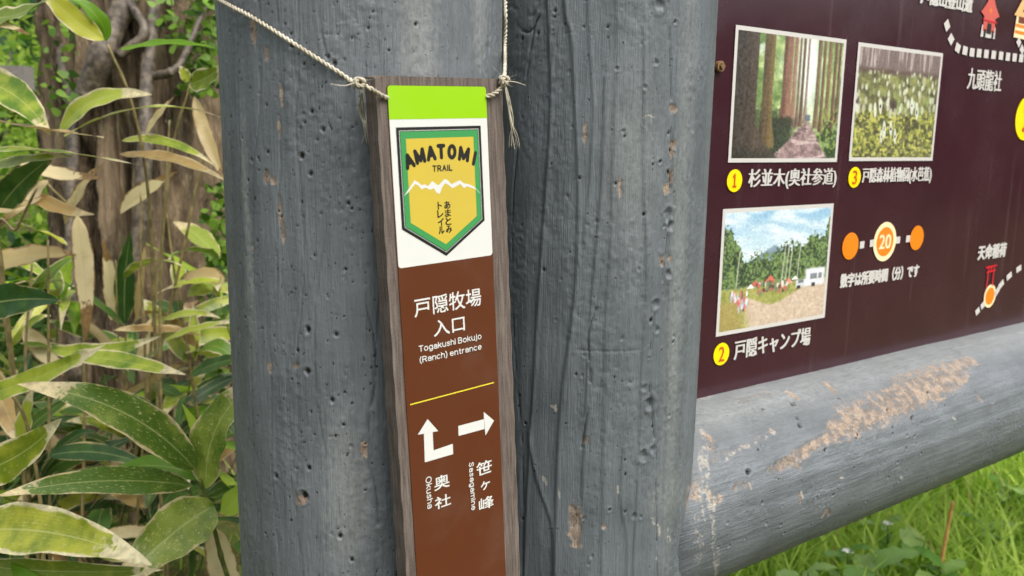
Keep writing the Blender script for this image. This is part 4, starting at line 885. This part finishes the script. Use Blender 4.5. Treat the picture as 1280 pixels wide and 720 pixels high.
# ------------------------------------------------------------------ twine holding the sign to the post
def on_post(px, py, lift):
    a, z = px_post(px, py, CL, RAD + .0006); th = a / (RAD + .0006); tc, rt = post_frame(CL); R = RAD + lift
    return np.array([*(CL + R * (math.cos(th) * tc + math.sin(th) * rt)), z]), th
def on_sign(px, py, lift):
    u, v = SV(px, py); return sign_pt(u, v, lift)
def twine():
    mb = MB(); rg = np.random.default_rng(5)
    tc, rt = post_frame(CL)
    def ring(th, z, R=RAD + .0022): return np.array([*(CL + R * (math.cos(th) * tc + math.sin(th) * rt)), z])
    # left run, then round the back of the post, to the right run
    left = [on_sign(484, 123, .0012), on_sign(470, 117, .0030), on_sign(455, 108, .0030)] + [on_post(x, y, .0026)[0] for x, y in ((440, 101.5), (420, 88), (385, 65), (350, 42), (315, 20), (290, 7))]
    thL = on_post(290, 7, .002)[1]; zL = left[-1][2]
    thR = on_post(629, 50, .002)[1]; zR = on_post(628, 22, .002)[0][2]
    zTop = zL + .035
    back = [ring(th, z) for th, z in zip(np.linspace(thL - .25, thR - 2 * math.pi + .12, 26), np.concatenate([np.linspace(zL + .008, zTop, 10), np.linspace(zTop, zR + .02, 16)]))]
    right = [ring(thR + .02, zR + .004), ring(thR - .03, on_post(629, 60, 0)[0][2]), on_sign(627.5, 97, .0032), on_sign(624, 109, .0034), on_sign(616, 117, .0032), on_sign(607, 121, .0012)]
    P = smooth_path(left + back + right, 1500)
    d = np.concatenate([[0], np.cumsum(np.linalg.norm(np.diff(P, axis=0), axis=1))])
    def ply(P, R=.00072, rs=.00078, pitch=.0066, n=6, k=2):
        T = np.gradient(P, axis=0); T /= np.linalg.norm(T, axis=1)[:, None]; d = np.concatenate([[0], np.cumsum(np.linalg.norm(np.diff(P, axis=0), axis=1))])
        u = np.cross(T, [.3, .2, 1.]); u /= np.linalg.norm(u, axis=1)[:, None]; b = np.cross(T, u)
        for s in range(k):
            ph = 2 * math.pi * (d / pitch + s / k); mb.tube(P + R * (np.cos(ph)[:, None] * u + np.sin(ph)[:, None] * b), rs * (1 + .12 * np.sin(d * 900 + s * 2)), n)
    ply(P)
    def hair(p, L_):
        v = rg.normal(size=3); v /= np.linalg.norm(v); w_ = rg.normal(size=3) * .4
        q = [p + v * L_ * t + w_ * L_ * t * t for t in np.linspace(0, 1, 5)]; mb.tube(q, np.linspace(.00009, .00004, 5), 3, cap=False)
    for i in rg.integers(0, len(P), 260): hair(P[i], rg.uniform(.0015, .005))
    # knots
    for c in (on_sign(446, 104, .0030), on_sign(626, 101, .0034)):
        t = np.linspace(0, 2 * math.pi * 2.4, 70); K = c + np.stack([.0023 * np.cos(t) * XS[i] + .0021 * np.sin(t) * YSv[i] + (.0022 * np.sin(t * .63 + 1)) * NS[i] for i in range(3)], -1); ply(K, .0006, .0008)
        for _ in range(16): hair(c, rg.uniform(.004, .009))
    # frayed tails
    for pts in ([on_sign(449, 106, .003), on_sign(451, 118, .001), on_post(453, 140, .003)[0], on_post(456, 160, .0035)[0], on_post(459, 183, .004)[0]],
                [on_sign(627, 104, .004), on_sign(629, 125, .006), on_sign(634, 150, .005), on_sign(639, 168, .003), on_sign(641.5, 184, .002)]):
        for k in range(7):
            e = rg.normal(size=(5, 3)) * np.array([0, .0004, .0008, .0013, .0020])[:, None]; mb.tube(smooth_path(np.array(pts) + e, 30), np.linspace(.00045, .00018, 30), 4)
    # loose ends sticking out of the knots
    for a, b, c in ((on_sign(443, 103, .004), on_sign(425, 108, .006), on_sign(407, 106, .007)), (on_sign(628, 102, .005), on_sign(637, 104, .008), on_sign(646, 108, .010))):
        mb.tube(smooth_path([a, b, c], 14), np.linspace(.0004, .00015, 14), 4)
    o = mb.build('twine', MAT['twine'], None, True)
    tag(o, 'beige hemp twine looped round the grey post and knotted at the trail sign corners', 'twine')
twine()

# ------------------------------------------------------------------ tree trunk behind the bamboo, with its vine
def build_tree():
    root = empty('tree', (-1.12, 2.45, 0)); tag(root, 'old tree with a thick shaggy bark trunk wrapped by woody vines, behind the bamboo grass', 'tree')
    zs = np.concatenate([np.arange(-.1, 1.5, .012), np.arange(1.5, 5.2, .08)]); ths = np.linspace(0, 2 * math.pi, 260, endpoint=False)
    TH, Z = np.meshgrid(ths, zs)
    R = .235 + .10 * np.exp(-(Z + .1) / .35) * (1 + .3 * np.sin(TH * 4 + 1)) - .012 * np.clip(Z, 0, 6)
    n = fbm(np.cos(TH) * 6 + 9, Z * 1.4 + np.sin(TH) * 6, 41, 5); st = fbm(TH * 13 + 1.5 * fbm(TH * 3, Z * 3, 55), Z * 4.2, 47, 5)
    R = R + .08 * (n - .5) + .07 * (st - .5) - .05 * sstep(.56, .66, fbm(TH * 5 + .8 * fbm(TH * 2, Z * 2, 57), Z * 1.3, 49, 3))
    X = R * np.cos(TH) + .05 * np.sin(Z * 1.1) - .03 * Z; Y = R * np.sin(TH)
    V = np.stack([X, Y, Z], -1).reshape(-1, 3); i = np.arange(TH.size).reshape(TH.shape); j = np.roll(i, -1, 1)
    link('trunk', np_mesh('trunk', V, np.stack([i[:-1], j[:-1], j[1:], i[1:]], -1).reshape(-1, 4)), MAT['bark'], root)
    leafcloud('crown', (-.2, .2, 6.6), (2.2, 2.2, 1.5), 2600, .16, MAT['dbush'], root, 77)
    return root
def leafcloud(name, c, rad, n, size, mat, parent=None, seed=0, clumps=14):
    r = np.random.default_rng(seed); cc = r.normal(size=(clumps, 3)); cc /= np.linalg.norm(cc, axis=1)[:, None]; cc *= r.uniform(.3, .8, (clumps, 1))
    k = r.integers(0, clumps, n); p = cc[k] + r.normal(size=(n, 3)) * .2
    P = np.array(c) + p * np.array(rad)
    nrm = r.normal(size=(n, 3)) + np.array([0, 0, .7]); nrm /= np.linalg.norm(nrm, axis=1)[:, None]
    t = np.cross(nrm, r.normal(size=(n, 3))); t /= np.linalg.norm(t, axis=1)[:, None]; b = np.cross(nrm, t)
    s = size * r.uniform(.5, 1.2, (n, 1)); prof = ((-1, 0, 0), (-.3, .42, .08), (.35, .38, .05), (1, 0, -.12), (.35, -.38, .05), (-.3, -.42, .08))
    V = np.stack([P + s * .5 * (a * t + e * b + f * nrm) for a, e, f in prof], 1).reshape(-1, 3)
    Fq = np.arange(n * 6).reshape(n, 6); rnd = np.repeat(np.clip(r.random(n) * .7 + .3 * (k % 3) / 2, 0, 1), 6)
    return link(name, np_mesh(name, V, Fq, False, {'rnd': rnd}), mat, parent)
build_tree()
def build_vine():
    root = empty('climbing_vine', (-.98, 2.18, 0)); tag(root, 'woody climbing vine with small ivy leaves hugging the shaggy trunk', 'vine')
    b = np.array(root.location)
    def stem(pts, r0, r1, seed):
        rg = np.random.default_rng(seed); P = smooth_path([at(x, y, d) for x, y, d in pts], 50) + np.cumsum(rg.normal(size=(50, 3)) * .0007, 0)
        mb = MB(); mb.tube(P - b, np.linspace(r0, r1, 50) * (1 + .07 * np.sin(np.arange(50) * .31 + seed)), 9); mb.build('stem', MAT['vine'], root, True)
    stem([(95, 480, 2.2), (90, 300, 2.18), (92, 140, 2.2), (78, 60, 2.2), (120, -40, 2.25)], .018, .014, 1)
    stem([(110, 120, 2.13), (128, 75, 2.1), (150, 30, 2.12), (172, -40, 2.15)], .034, .028, 2)
    stem([(170, 330, 2.12), (182, 190, 2.1), (186, 90, 2.12), (196, -40, 2.15)], .020, .017, 3)
    stem([(150, 70, 2.1), (180, 40, 2.1), (160, 0, 2.12), (140, -30, 2.14)], .014, .010, 4)
    stem([(195, 95, 2.12), (215, 88, 2.08), (232, 70, 2.1), (262, 0, 2.15), (275, -40, 2.2)], .012, .006, 5)
    rg = np.random.default_rng(6); V = []; rn = []
    zone = [(252 + rg.normal() * 14, rg.uniform(-20, 120), 2.16) for _ in range(260)] + [(272 + rg.normal() * 9, rg.uniform(230, 480), 2.2) for _ in range(420)] + [(75 + rg.normal() * 12, rg.uniform(-10, 140), 2.1) for _ in range(60)] + [(215 + rg.normal() * 30, rg.uniform(-10, 60), 2.15) for _ in range(60)]
    for x, y, d in zone:
        p = at(x, y, d + rg.normal() * .05) - b; nr = -ray(x, y); nr = nr / np.linalg.norm(nr) + rg.normal(size=3) * .8; nr /= np.linalg.norm(nr)
        t = np.cross(nr, rg.normal(size=3)); t /= np.linalg.norm(t); e = np.cross(nr, t); s = rg.uniform(.010, .022)
        V += [p + s * (a * t + c * e) for a, c in ((-.7, 0), (-.5, .5), (.1, .45), (.8, 0), (.1, -.45), (-.5, -.5))]; rn += [rg.random()] * 6
    link('foliage', np_mesh('foliage', V, np.arange(len(V)).reshape(-1, 6), False, {'rnd': rn}), MAT['ivy'], root)
build_vine()

# ------------------------------------------------------------------ bamboo grass (sasa)
def leaf_mesh(P0, P1, width, bow=(0, 0, 0), face=None, roll=0.0, fold=.18, wav=.05, curl=0.0, seed=0, n=22, m=9, w_pow=1.9):
    """blade from base P0 to tip P1; bow = sideways displacement of its middle; face = direction the upper side looks"""
    rg = np.random.default_rng(seed); P0, P1 = np.asarray(P0, float), np.asarray(P1, float); B = np.asarray(bow, float)
    t = np.linspace(0, 1, n); L_ = np.linalg.norm(P1 - P0)
    C = P0[None] * (1 - t[:, None]) + P1[None] * t[:, None] + B[None] * (4 * t * (1 - t))[:, None]
    T = np.gradient(C, axis=0); T /= np.linalg.norm(T, axis=1)[:, None]
    f = np.asarray(face if face is not None else (0, -.7, .7), float)
    wd = width * .5 * (1 - (1 - t) ** 5) ** .8 * np.clip(1 - t ** w_pow, 0, 1) ** .9 + width * .012
    V = []; ac = []; al = []; ph = rg.uniform(0, 6, 4)
    for i in range(n):
        r_ = roll + curl * t[i] ** 2
        side = np.cross(T[i], f); side /= np.linalg.norm(side) + 1e-9; nr = np.cross(side, T[i])
        s2 = side * math.cos(r_) + nr * math.sin(r_); n2 = nr * math.cos(r_) - side * math.sin(r_)
        for j in range(m):
            a = -1 + 2 * j / (m - 1)
            hz = fold * wd[i] * (abs(a) ** 1.3 - .35) + wav * width * a * abs(a) * math.sin(t[i] * 9 + ph[0] + (ph[1] if a > 0 else 0)) * .6 + wav * width * .5 * math.sin(t[i] * 4 + ph[2]) + wav * .8 * width * abs(a) ** 3 * math.sin(t[i] * 21 + ph[3] + a)
            V.append(C[i] + s2 * a * wd[i] * (1 + .03 * math.sin(t[i] * 26 + ph[2] * j)) + n2 * hz); ac.append(a); al.append(t[i])
    i = np.arange(n * m).reshape(n, m); Fq = np.stack([i[:-1, :-1], i[:-1, 1:], i[1:, 1:], i[1:, :-1]], -1).reshape(-1, 4)
    return np_mesh('leaf', V, Fq, True, {'across': ac, 'along': al, 'rnd': np.full(n * m, rg.random())})
def add_leaf(root, P0, P1, width, mat, **kw):
    b = np.array(root.location); me = leaf_mesh(np.asarray(P0) - b, np.asarray(P1) - b, width, **kw); return link('leaf', me, MAT[mat], root)
def culm(root, pts, r0, r1, mat, nodes=True):
    b = np.array(root.location); n = 46; P = smooth_path(np.array(pts) - b, n); rad = np.linspace(r0, r1, n)
    if nodes: rad = rad * (1 + .35 * (np.arange(n) % 9 == 4))
    mb = MB(); mb.tube(P, rad, 8); return mb.build('culm', MAT[mat], root, True)
seedc = [0]
def bamboo(label, base_px, culm_pts, leaves, mat='culm', r=(.0035, .0022), group=None):
    """culm_pts: (px, py, depth) from the ground up; leaves: (bx,by,bd, tx,ty,td, width_px, kind, opts)"""
    P = [at(*p) for p in culm_pts]; g = P[0].copy(); g[2] = 0; g[:2] += .02
    root = empty('bamboo_plant', tuple(g)); tag(root, label, 'bamboo', group)
    culm(root, [g] + P, r[0], r[1], mat)
    for bx, by, bd, tx, ty, td, wpx, kind, *op in leaves:
        op = dict(op[0]) if op else {}; seedc[0] += 1
        bow = op.pop('bow', (0, 0)); d = (bd + td) / 2; bw = _rt * bow[0] / F * d - _up * bow[1] / F * d + _fw * op.pop('bowd', 0)
        add_leaf(root, at(bx, by, bd), at(tx, ty, td), wpx / F * d, kind, bow=bw, seed=op.pop('seed', seedc[0]), **op)
    return root
bamboo('bamboo grass with broad speckled leaves fanning from one node nearest the grey post', None, [(300, 800, 1.02), (275, 690, 1.0), (258, 625, .98), (250, 600, .97)], [
    (245, 588, .96, 22, 480, .86, 62, 'spot', {'bow': (14, -22), 'face': (.25, -.8, .6), 'fold': .22}),
    (256, 612, .97, 330, 470, .94, 74, 'spot', {'bow': (-22, -8), 'face': (-.4, -.8, .3)}),
    (241, 607, .97, -4, 620, .84, 46, 'spot', {'bow': (0, -12), 'face': (.1, -.8, .6)}),
    (268, 632, .97, 138, 742, .86, 84, 'spot', {'bow': (6, -14), 'face': (.1, -.9, .5), 'roll': .1}),
    (256, 600, 1.0, 118, 602, .98, 34, 'fresh', {'bow': (0, -20), 'face': (0, -.6, .8)}),
    (262, 590, 1.0, 228, 505, 1.0, 24, 'fresh', {'bow': (8, 6)}),
    (262, 605, 1.0, 225, 578, .99, 22, 'fresh', {'bow': (4, -8)}),
    (275, 640, 1.0, 330, 600, 1.0, 40, 'fresh'),
    (270, 660, 1.05, 310, 780, 1.05, 46, 'dry', {'bow': (-8, 0)})], 'gculm')
bamboo('bamboo grass with yellow-green white-edged leaves low in the left corner', None, [(-60, 800, .95), (-40, 730, .93), (-30, 680, .92)], [
    (-70, 668, .9, 190, 706, .80, 80, 'kumay', {'bow': (0, -22), 'face': (.1, -.75, .7), 'fold': .25}),
    (-40, 705, .9, 205, 712, .82, 34, 'kumay', {'bow': (0, 6), 'face': (.2, -.9, .5)}),
    (-60, 600, .92, 74, 524, .84, 62, 'kumay', {'bow': (10, 10), 'face': (.3, -.9, .4)}),
    (-60, 730, .92, 60, 730, .85, 60, 'fresh', {'bow': (0, -4)})], 'gculm')
bamboo('bamboo grass with narrow white-edged leaves at mid height by the left border', None, [(60, 800, 1.25), (52, 640, 1.22), (30, 520, 1.2), (-10, 470, 1.18)], [
    (-40, 500, 1.16, 134, 430, 1.04, 34, 'kuma', {'bow': (6, 4), 'face': (.2, -.8, .6), 'roll': -.2}),
    (90, 443, 1.18, 232, 468, 1.12, 32, 'kuma', {'bow': (0, -3), 'face': (.1, -.9, .5), 'roll': .35}),
    (62, 436, 1.2, 200, 420, 1.15, 26, 'kuma', {'bow': (0, 10), 'face': (.1, -.9, .5)}),
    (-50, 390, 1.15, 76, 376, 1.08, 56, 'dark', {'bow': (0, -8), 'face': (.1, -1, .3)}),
    (30, 560, 1.25, 45, 480, 1.22, 30, 'kuma', {'bow': (-6, 0)}),
    (60, 570, 1.3, 190, 585, 1.3, 30, 'dark', {'bow': (0, -12)})], 'culm')
bamboo('bamboo grass with long pale-edged leaves arching across the upper left', None, [(40, 800, 1.3), (30, 600, 1.28), (10, 400, 1.22), (-10, 250, 1.18), (-30, 180, 1.15)], [
    (-50, 95, 1.12, 62, 168, 1.05, 54, 'kuma', {'bow': (10, -14), 'face': (.3, -.9, .4)}),
    (-40, 140, 1.1, 130, 172, 1.02, 32, 'brownl', {'bow': (0, 4), 'face': (.1, -.5, .9), 'roll': .5}),
    (-40, 190, 1.08, 176, 206, 1.0, 26, 'kuma', {'bow': (0, -8), 'face': (.1, -.6, .9), 'roll': .3, 'curl': .6}),
    (-30, 215, 1.1, 90, 195, 1.04, 24, 'kuma', {'bow': (0, -5)}),
    (0, 260, 1.15, 68, 195, 1.1, 46, 'dark', {'bow': (-8, 0), 'face': (.2, -1, .1)}),
    (-30, 20, 1.1, 66, -8, 1.05, 40, 'kumay', {'bow': (0, 12)}),
    (-30, 30, 1.1, 38, 44, 1.05, 16, 'dry', {'bow': (0, -6)})], 'culm')
bamboo('tall bamboo grass with a leaning tan stem crossing in front of the vine-covered trunk', None, [(210, 800, 1.45), (196, 480, 1.4), (186, 250, 1.32), (165, 130, 1.28), (134, 55, 1.25)], [
    (130, 50, 1.24, 40, -34, 1.16, 36, 'kumay', {'bow': (-4, 6), 'face': (.3, -.9, .4)}),
    (132, 52, 1.25, 70, -12, 1.2, 26, 'fresh', {'bow': (16, -4)}),
    (150, 62, 1.27, 270, 60, 1.22, 20, 'fresh', {'bow': (0, -8), 'face': (0, -.8, .6), 'roll': .3}),
    (74, 166, 1.28, 190, 118, 1.22, 34, 'kuma', {'bow': (-10, -18), 'face': (.1, -.9, .5)}),
    (80, 170, 1.27, 284, 150, 1.18, 22, 'kuma', {'bow': (0, -26), 'face': (.1, -.7, .8), 'roll': .4, 'curl': .5}),
    (150, 193, 1.3, 282, 226, 1.22, 24, 'brownl', {'bow': (6, -10), 'face': (.2, -.8, .7), 'roll': .2}),
    (152, 176, 1.32, 270, 208, 1.28, 18, 'kuma', {'bow': (0, -14)}),
    (182, 170, 1.3, 220, 118, 1.28, 16, 'dry', {'bow': (-4, 0)})], 'culm')
bamboo('slim bamboo grass with a small pale-edged leaf on a tan stem beside the post', None, [(215, 800, 1.5), (200, 420, 1.48), (212, 210, 1.45), (238, 104, 1.42)], [
    (237, 104, 1.42, 276, 84, 1.38, 34, 'kumay', {'bow': (0, 4), 'face': (0, -1, .2)}),
    (236, 102, 1.42, 224, 82, 1.4, 18, 'kuma'),
    (243, 120, 1.42, 282, 228, 1.4, 22, 'dry', {'bow': (-2, 4)}),
    (205, 425, 1.5, 300, 402, 1.4, 20, 'kuma', {'bow': (0, -5), 'roll': .3}),
    (238, 470, 1.5, 310, 448, 1.45, 26, 'dark', {'bow': (0, -6)}),
    (205, 400, 1.5, 276, 398, 1.45, 14, 'kuma', {'bow': (0, -8)})], 'culm', (.003, .002))
bamboo('withered bamboo grass hung with straw-coloured leaves at the left border', None, [(100, 800, 1.55), (105, 560, 1.52), (104, 400, 1.5), (96, 280, 1.48), (60, 230, 1.45)], [
    (96, 268, 1.46, 108, 425, 1.46, 30, 'dry', {'bow': (4, 0), 'face': (.5, -1, 0)}),
    (-30, 335, 1.5, 95, 318, 1.45, 44, 'dry', {'bow': (0, -6)}),
    (60, 225, 1.4, -10, 292, 1.36, 34, 'dry', {'bow': (4, -6)}),
    (-20, 262, 1.36, 62, 242, 1.32, 40, 'dry', {'bow': (0, 6), 'roll': .4}),
    (80, 280, 1.4, 130, 205, 1.36, 30, 'dry', {'bow': (-6, -2)}),
    (20, 200, 1.38, 130, 222, 1.34, 26, 'dry', {'bow': (0, 6)}),
    (30, 235, 1.4, 118, 268, 1.36, 24, 'brownl', {'bow': (0, 8)}),
    (-20, 450, 1.5, 30, 560, 1.46, 40, 'brownl', {'bow': (0, 4)}),
    (30, 410, 1.52, 80, 470, 1.5, 30, 'dry')], 'culm')
bamboo('shaded bamboo grass with one upright deep green leaf in front of the trunk', None, [(165, 800, 1.8), (160, 600, 1.78), (158, 480, 1.76), (157, 410, 1.75)], [
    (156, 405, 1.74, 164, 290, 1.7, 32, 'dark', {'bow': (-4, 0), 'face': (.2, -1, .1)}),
    (140, 400, 1.76, 128, 300, 1.72, 24, 'dry', {'bow': (4, 0)}),
    (68, 380, 1.7, 98, 310, 1.7, 36, 'fresh', {'bow': (-4, 0)}),
    (170, 400, 1.76, 182, 300, 1.74, 14, 'dry'),
    (120, 420, 1.76, 60, 400, 1.72, 24, 'kuma')], 'culm', (.003, .002))
# fill: the thicket around and behind these
def thicket():
    rg = np.random.default_rng(21); pts = []
    kinds = ['kuma', 'dry', 'dark', 'brownl', 'fresh', 'kumay', 'spot']; pk = [.28, .12, .12, .09, .18, .15, .06]
    for i in range(44):
        px = rg.uniform(-120, 300); dep = rg.uniform(1.35, 1.95); hgt = rg.uniform(.45, 1.0) if i % 3 else rg.uniform(.3, .6)
        g = at(px, 400, dep); g[2] = 0
        if i >= 36: g = np.array([rg.uniform(-2.6, -1.45), rg.uniform(.6, 2.2), 0]); hgt = rg.uniform(.6, 1.15)
        root = empty('bamboo_plant', tuple(g)); tag(root, 'ragged bamboo grass with mixed green and straw-coloured leaves in the shaded thicket', 'bamboo', 'bamboo plants filling the thicket')
        lean = rg.normal(size=2) * .12; top = g + np.array([lean[0], lean[1], hgt]); C = smooth_path([g, g + np.array([lean[0] * .3, lean[1] * .3, hgt * .5]), top], 30)
        culm(root, C[::6] + np.vstack([np.zeros((1, 3)), rg.normal(size=(len(C[::6]) - 1, 3)) * .012]), .0022, .0012, 'culm' if rg.random() < .25 else 'gculm')
        for k in range(rg.integers(9, 14)):
            t = rg.uniform(.35, 1); p = C[int(t * 29)]; az = rg.uniform(0, 2 * math.pi); el = rg.uniform(-.5, .7); L_ = rg.uniform(.11, .22)
            v = np.array([math.cos(az) * math.cos(el), math.sin(az) * math.cos(el), math.sin(el)]) * L_
            kd = rg.choice(kinds, p=pk)
            if p[2] < .55 and rg.random() < .65: kd = 'dark'  # low leaves take the darker kind: undergrowth shade put into their colour
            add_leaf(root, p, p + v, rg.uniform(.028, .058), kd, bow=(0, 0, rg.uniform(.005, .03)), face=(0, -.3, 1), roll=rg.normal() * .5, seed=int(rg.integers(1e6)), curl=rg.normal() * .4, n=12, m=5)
thicket()
def dry_stalks():
    rg = np.random.default_rng(31)
    for i, (x0, y0, x1, y1, d) in enumerate(((0, 340, 46, 235, 1.3), (182, 460, 176, 240, 1.6), (190, 420, 212, 150, 1.55), (62, 620, 60, 300, 1.4), (225, 330, 262, 170, 1.6), (36, 560, 40, 330, 1.35), (232, 420, 205, 240, 1.66))):
        a, b = at(x0, y0, d), at(x1, y1, d - .04); v = b - a; g = a - v * (a[2] / max(v[2], .05)) if v[2] > .1 and abs(v[0] / v[2]) < .5 else np.array([a[0], a[1] + .05, 0])
        root = tag(MBstalk([g, a, (a + b) / 2 + rg.normal(size=3) * .006, b]), 'bare tan stalk standing among the bamboo grass leaves', 'stalk', 'bare stalks in the thicket')
def MBstalk(pts, mat='culm', r=(.0032, .0018)):
    n = 40; P = smooth_path(pts, n); mb = MB(); base = np.array(pts[0]); mb.tube(P - base, np.linspace(r[0], r[1], n) * (1 + .3 * (np.arange(n) % 8 == 3)), 7)
    o = mb.build('dry_stalk', MAT[mat], None, True); o.location = tuple(base); return o
dry_stalks()

# weathered timber rail far behind at the left
fr = empty('timber_rail', tuple(np.append(at(-40, 100, 3.6)[:2], 0))); tag(fr, 'weathered grey timber rail low behind the bamboo grass at the far left', 'rail')
zr = at(0, 96, 3.6)[2]
mb = MB(); mb.box((-1.6, -.04, zr - .055), (.27, .04, zr + .045)); mb.build('rail', MAT['grey'], fr)
for x in (-1.3, -.1):
    mb = MB(); mb.box((x - .05, -.035, 0), (x + .05, .035, zr - .056)); mb.build('leg', MAT['grey'], fr)

# bushes behind the thicket
for i, (x, y, z, rx, rz, n, sz, mat, lab) in enumerate((
    (-2.3, 4.6, .75, .9, .8, 2600, .07, 'bush', 'bright green bush seen through the gaps left of the trunk'),
    (-3.6, 5.6, 1.6, 1.3, 1.4, 2600, .10, 'bush', 'tall light green bush rising beyond the timber rail'),
    (-.5, 4.8, 1.0, 1.0, 1.2, 2600, .08, 'dbush', 'deep green bush standing behind the trunk and the post'),
    (-1.9, 3.3, .35, .7, .4, 2200, .06, 'dbush', 'low dark bush at the foot of the shaggy trunk'),
    (1.6, 9.5, 1.2, 2.2, 1.4, 2400, .14, 'dbush', 'wide dark bush far beyond the board'),
    (4.8, 7.5, 1.1, 1.8, 1.3, 2400, .12, 'bush', 'light bush far off to the right of the board'))):
    r = empty('bush', (x, y, 0)); tag(r, lab, 'bush'); leafcloud('foliage', (0, 0, z), (rx, rx, rz), n, sz, MAT[mat], r, 50 + i)
    mb = MB()
    for k in range(4): mb.tube([(0, 0, 0), (.2 * math.cos(k * 1.6) * rx, .2 * math.sin(k * 1.6) * rx, z)], [.02, .008], 6)
    mb.build('stem', MAT['vine'], r, True)
# distant wood all round (seen only in reflections and from the side)
def far_wood():
    r = np.random.default_rng(8); n = 5200; a = r.uniform(0, 2 * math.pi, n); R = r.uniform(17, 25, n); z = 4.5 * r.random(n) ** .9
    P = np.stack([R * np.sin(a), R * np.cos(a), z], -1); s = r.uniform(.5, 1.1, (n, 1)); nr = r.normal(size=(n, 3)); nr /= np.linalg.norm(nr, axis=1)[:, None]
    t = np.cross(nr, r.normal(size=(n, 3))); t /= np.linalg.norm(t, axis=1)[:, None]; b = np.cross(nr, t)
    V = np.stack([P + s * (x * t + y * b) for x, y in ((-1, 0), (-.3, .5), (.5, .4), (1, 0), (.5, -.4), (-.3, -.5))], 1).reshape(-1, 3)
    tag(link('distant_wood', np_mesh('distant_wood', V, np.arange(6 * n).reshape(n, 6), False, {'rnd': np.repeat(r.random(n), 6)}), MAT['dbush']), kind='stuff')
far_wood()

# ------------------------------------------------------------------ grass and weeds under the beam
def grass():
    r = np.random.default_rng(14)
    def blades(n, x0, x1, y0, y1, h0, h1, wd):
        P = np.stack([r.uniform(x0, x1, n), r.uniform(y0, y1, n), np.zeros(n)], -1); cl = fbm(P[:, 0] * 3, P[:, 1] * 3, 61); h = r.uniform(h0, h1, n) * (.6 + .8 * cl)
        az = r.uniform(0, 2 * math.pi, n); ln = np.stack([np.cos(az), np.sin(az), np.zeros(n)], -1); side = np.stack([-np.sin(az), np.cos(az), np.zeros(n)], -1); bend = r.uniform(.15, .9, n) * h; w_ = r.uniform(.6, 1.4, n) * wd
        V = []
        for t in (0, .35, .7, 1):
            c = P + ln * (bend * t * t)[:, None] + np.array([0, 0, 1.]) * (h * (t - .18 * t * t))[:, None]; k = w_ * (1 - t ** 2 * .92)
            V += [c - side * k[:, None] / 2, c + side * k[:, None] / 2]
        return np.stack(V, 1).reshape(-1, 3), np.repeat(np.clip(r.random(n) * .6 + cl * .5, 0, 1), 8)
    A = [blades(13500, .3, 2.9, 1.25, 3.6, .10, .30, .0065), blades(2500, .3, 2.2, 1.4, 3.0, .2, .38, .011), blades(9000, -3, 4.5, .9, 7, .06, .2, .008)]
    V = np.vstack([a[0] for a in A]); rn = np.concatenate([a[1] for a in A]); n = len(V) // 8; i = np.arange(n)[:, None] * 8
    Fq = np.concatenate([i + np.array([[0, 1, 3, 2]]), i + np.array([[2, 3, 5, 4]]), i + np.array([[4, 5, 7, 6]])])
    tag(link('grass', np_mesh('grass', V, Fq, True, {'rnd': rn}), MAT['grass']), kind='stuff')
grass()
def weed(px, py, dep, label, nl, size, seed, flower=False):
    r = np.random.default_rng(seed); top = at(px, py, dep); g = np.array([top[0], top[1] + .02, 0]); root = empty('weed', tuple(g)); tag(root, label, 'weed')
    h = top[2]; mb = MB(); mb.tube(smooth_path([(0, 0, 0), (.01, -.01, h * .5), (0, -.02, h)], 14), np.linspace(.0028, .0015, 14), 6); mb.build('stem', MAT['gculm'], root, True)
    for k in range(nl):
        z = h * (.55 + .45 * (k + 1) / nl); a = k * 2.4 + r.random(); L_ = size * r.uniform(.7, 1.2); p = np.array([0, -.015, z]); q = p + L_ * np.array([math.cos(a), math.sin(a), .25])
        me = leaf_mesh(p, q, L_ * .55, bow=(0, 0, L_ * .12), face=(0, 0, 1), fold=.2, wav=.06, seed=seed + k, n=12, m=7, w_pow=3.5); link('leaf', me, MAT['weed'], root)
    if flower:
        fl = MB()
        for k in range(6):
            a = k * math.pi / 3; c, s_ = math.cos(a), math.sin(a); fl.add([(0, -.02, h), (.008 * c - .004 * s_, -.02 + .008 * s_ + .004 * c, h + .004), (.014 * c, -.02 + .014 * s_, h + .003), (.008 * c + .004 * s_, -.02 + .008 * s_ - .004 * c, h + .004)], [(0, 1, 2, 3)])
        fl.build('flower', MAT['petal'], root)
weed(1150, 690, 1.75, 'broad pale-leaved weed in the grass below the beam', 5, .13, 3)
weed(1110, 655, 1.9, 'small weed with a white flower tucked under the beam', 6, .06, 5, True)
weed(1060, 690, 1.7, 'small-leaved weed with white flower near the post end of the beam', 6, .06, 8, True)
weed(1235, 660, 2.0, 'leafy weed right of the orange dry stalk', 7, .08, 11)
weed(1095, 712, 1.65, 'low weed at the bottom border under the beam', 6, .09, 15)
weed(1180, 712, 1.65, 'round-leaved weed at the foot of the orange dry stalk', 7, .07, 19)
weed(1262, 612, 2.2, 'tall leafy weed against the right border in the grass', 8, .09, 23)
weed(1010, 716, 1.6, 'small weed nearest the post in the grass under the beam', 6, .07, 27)
a, b = at(1172, 725, 1.7), at(1191, 627, 1.66); v = b - a
o = MBstalk([a - v * (a[2] / v[2]) * .98, a, (a + b) / 2, b], 'drystem', (.0052, .0034)); tag(o, 'orange-brown dry stalk standing in the grass below the beam', 'stalk')
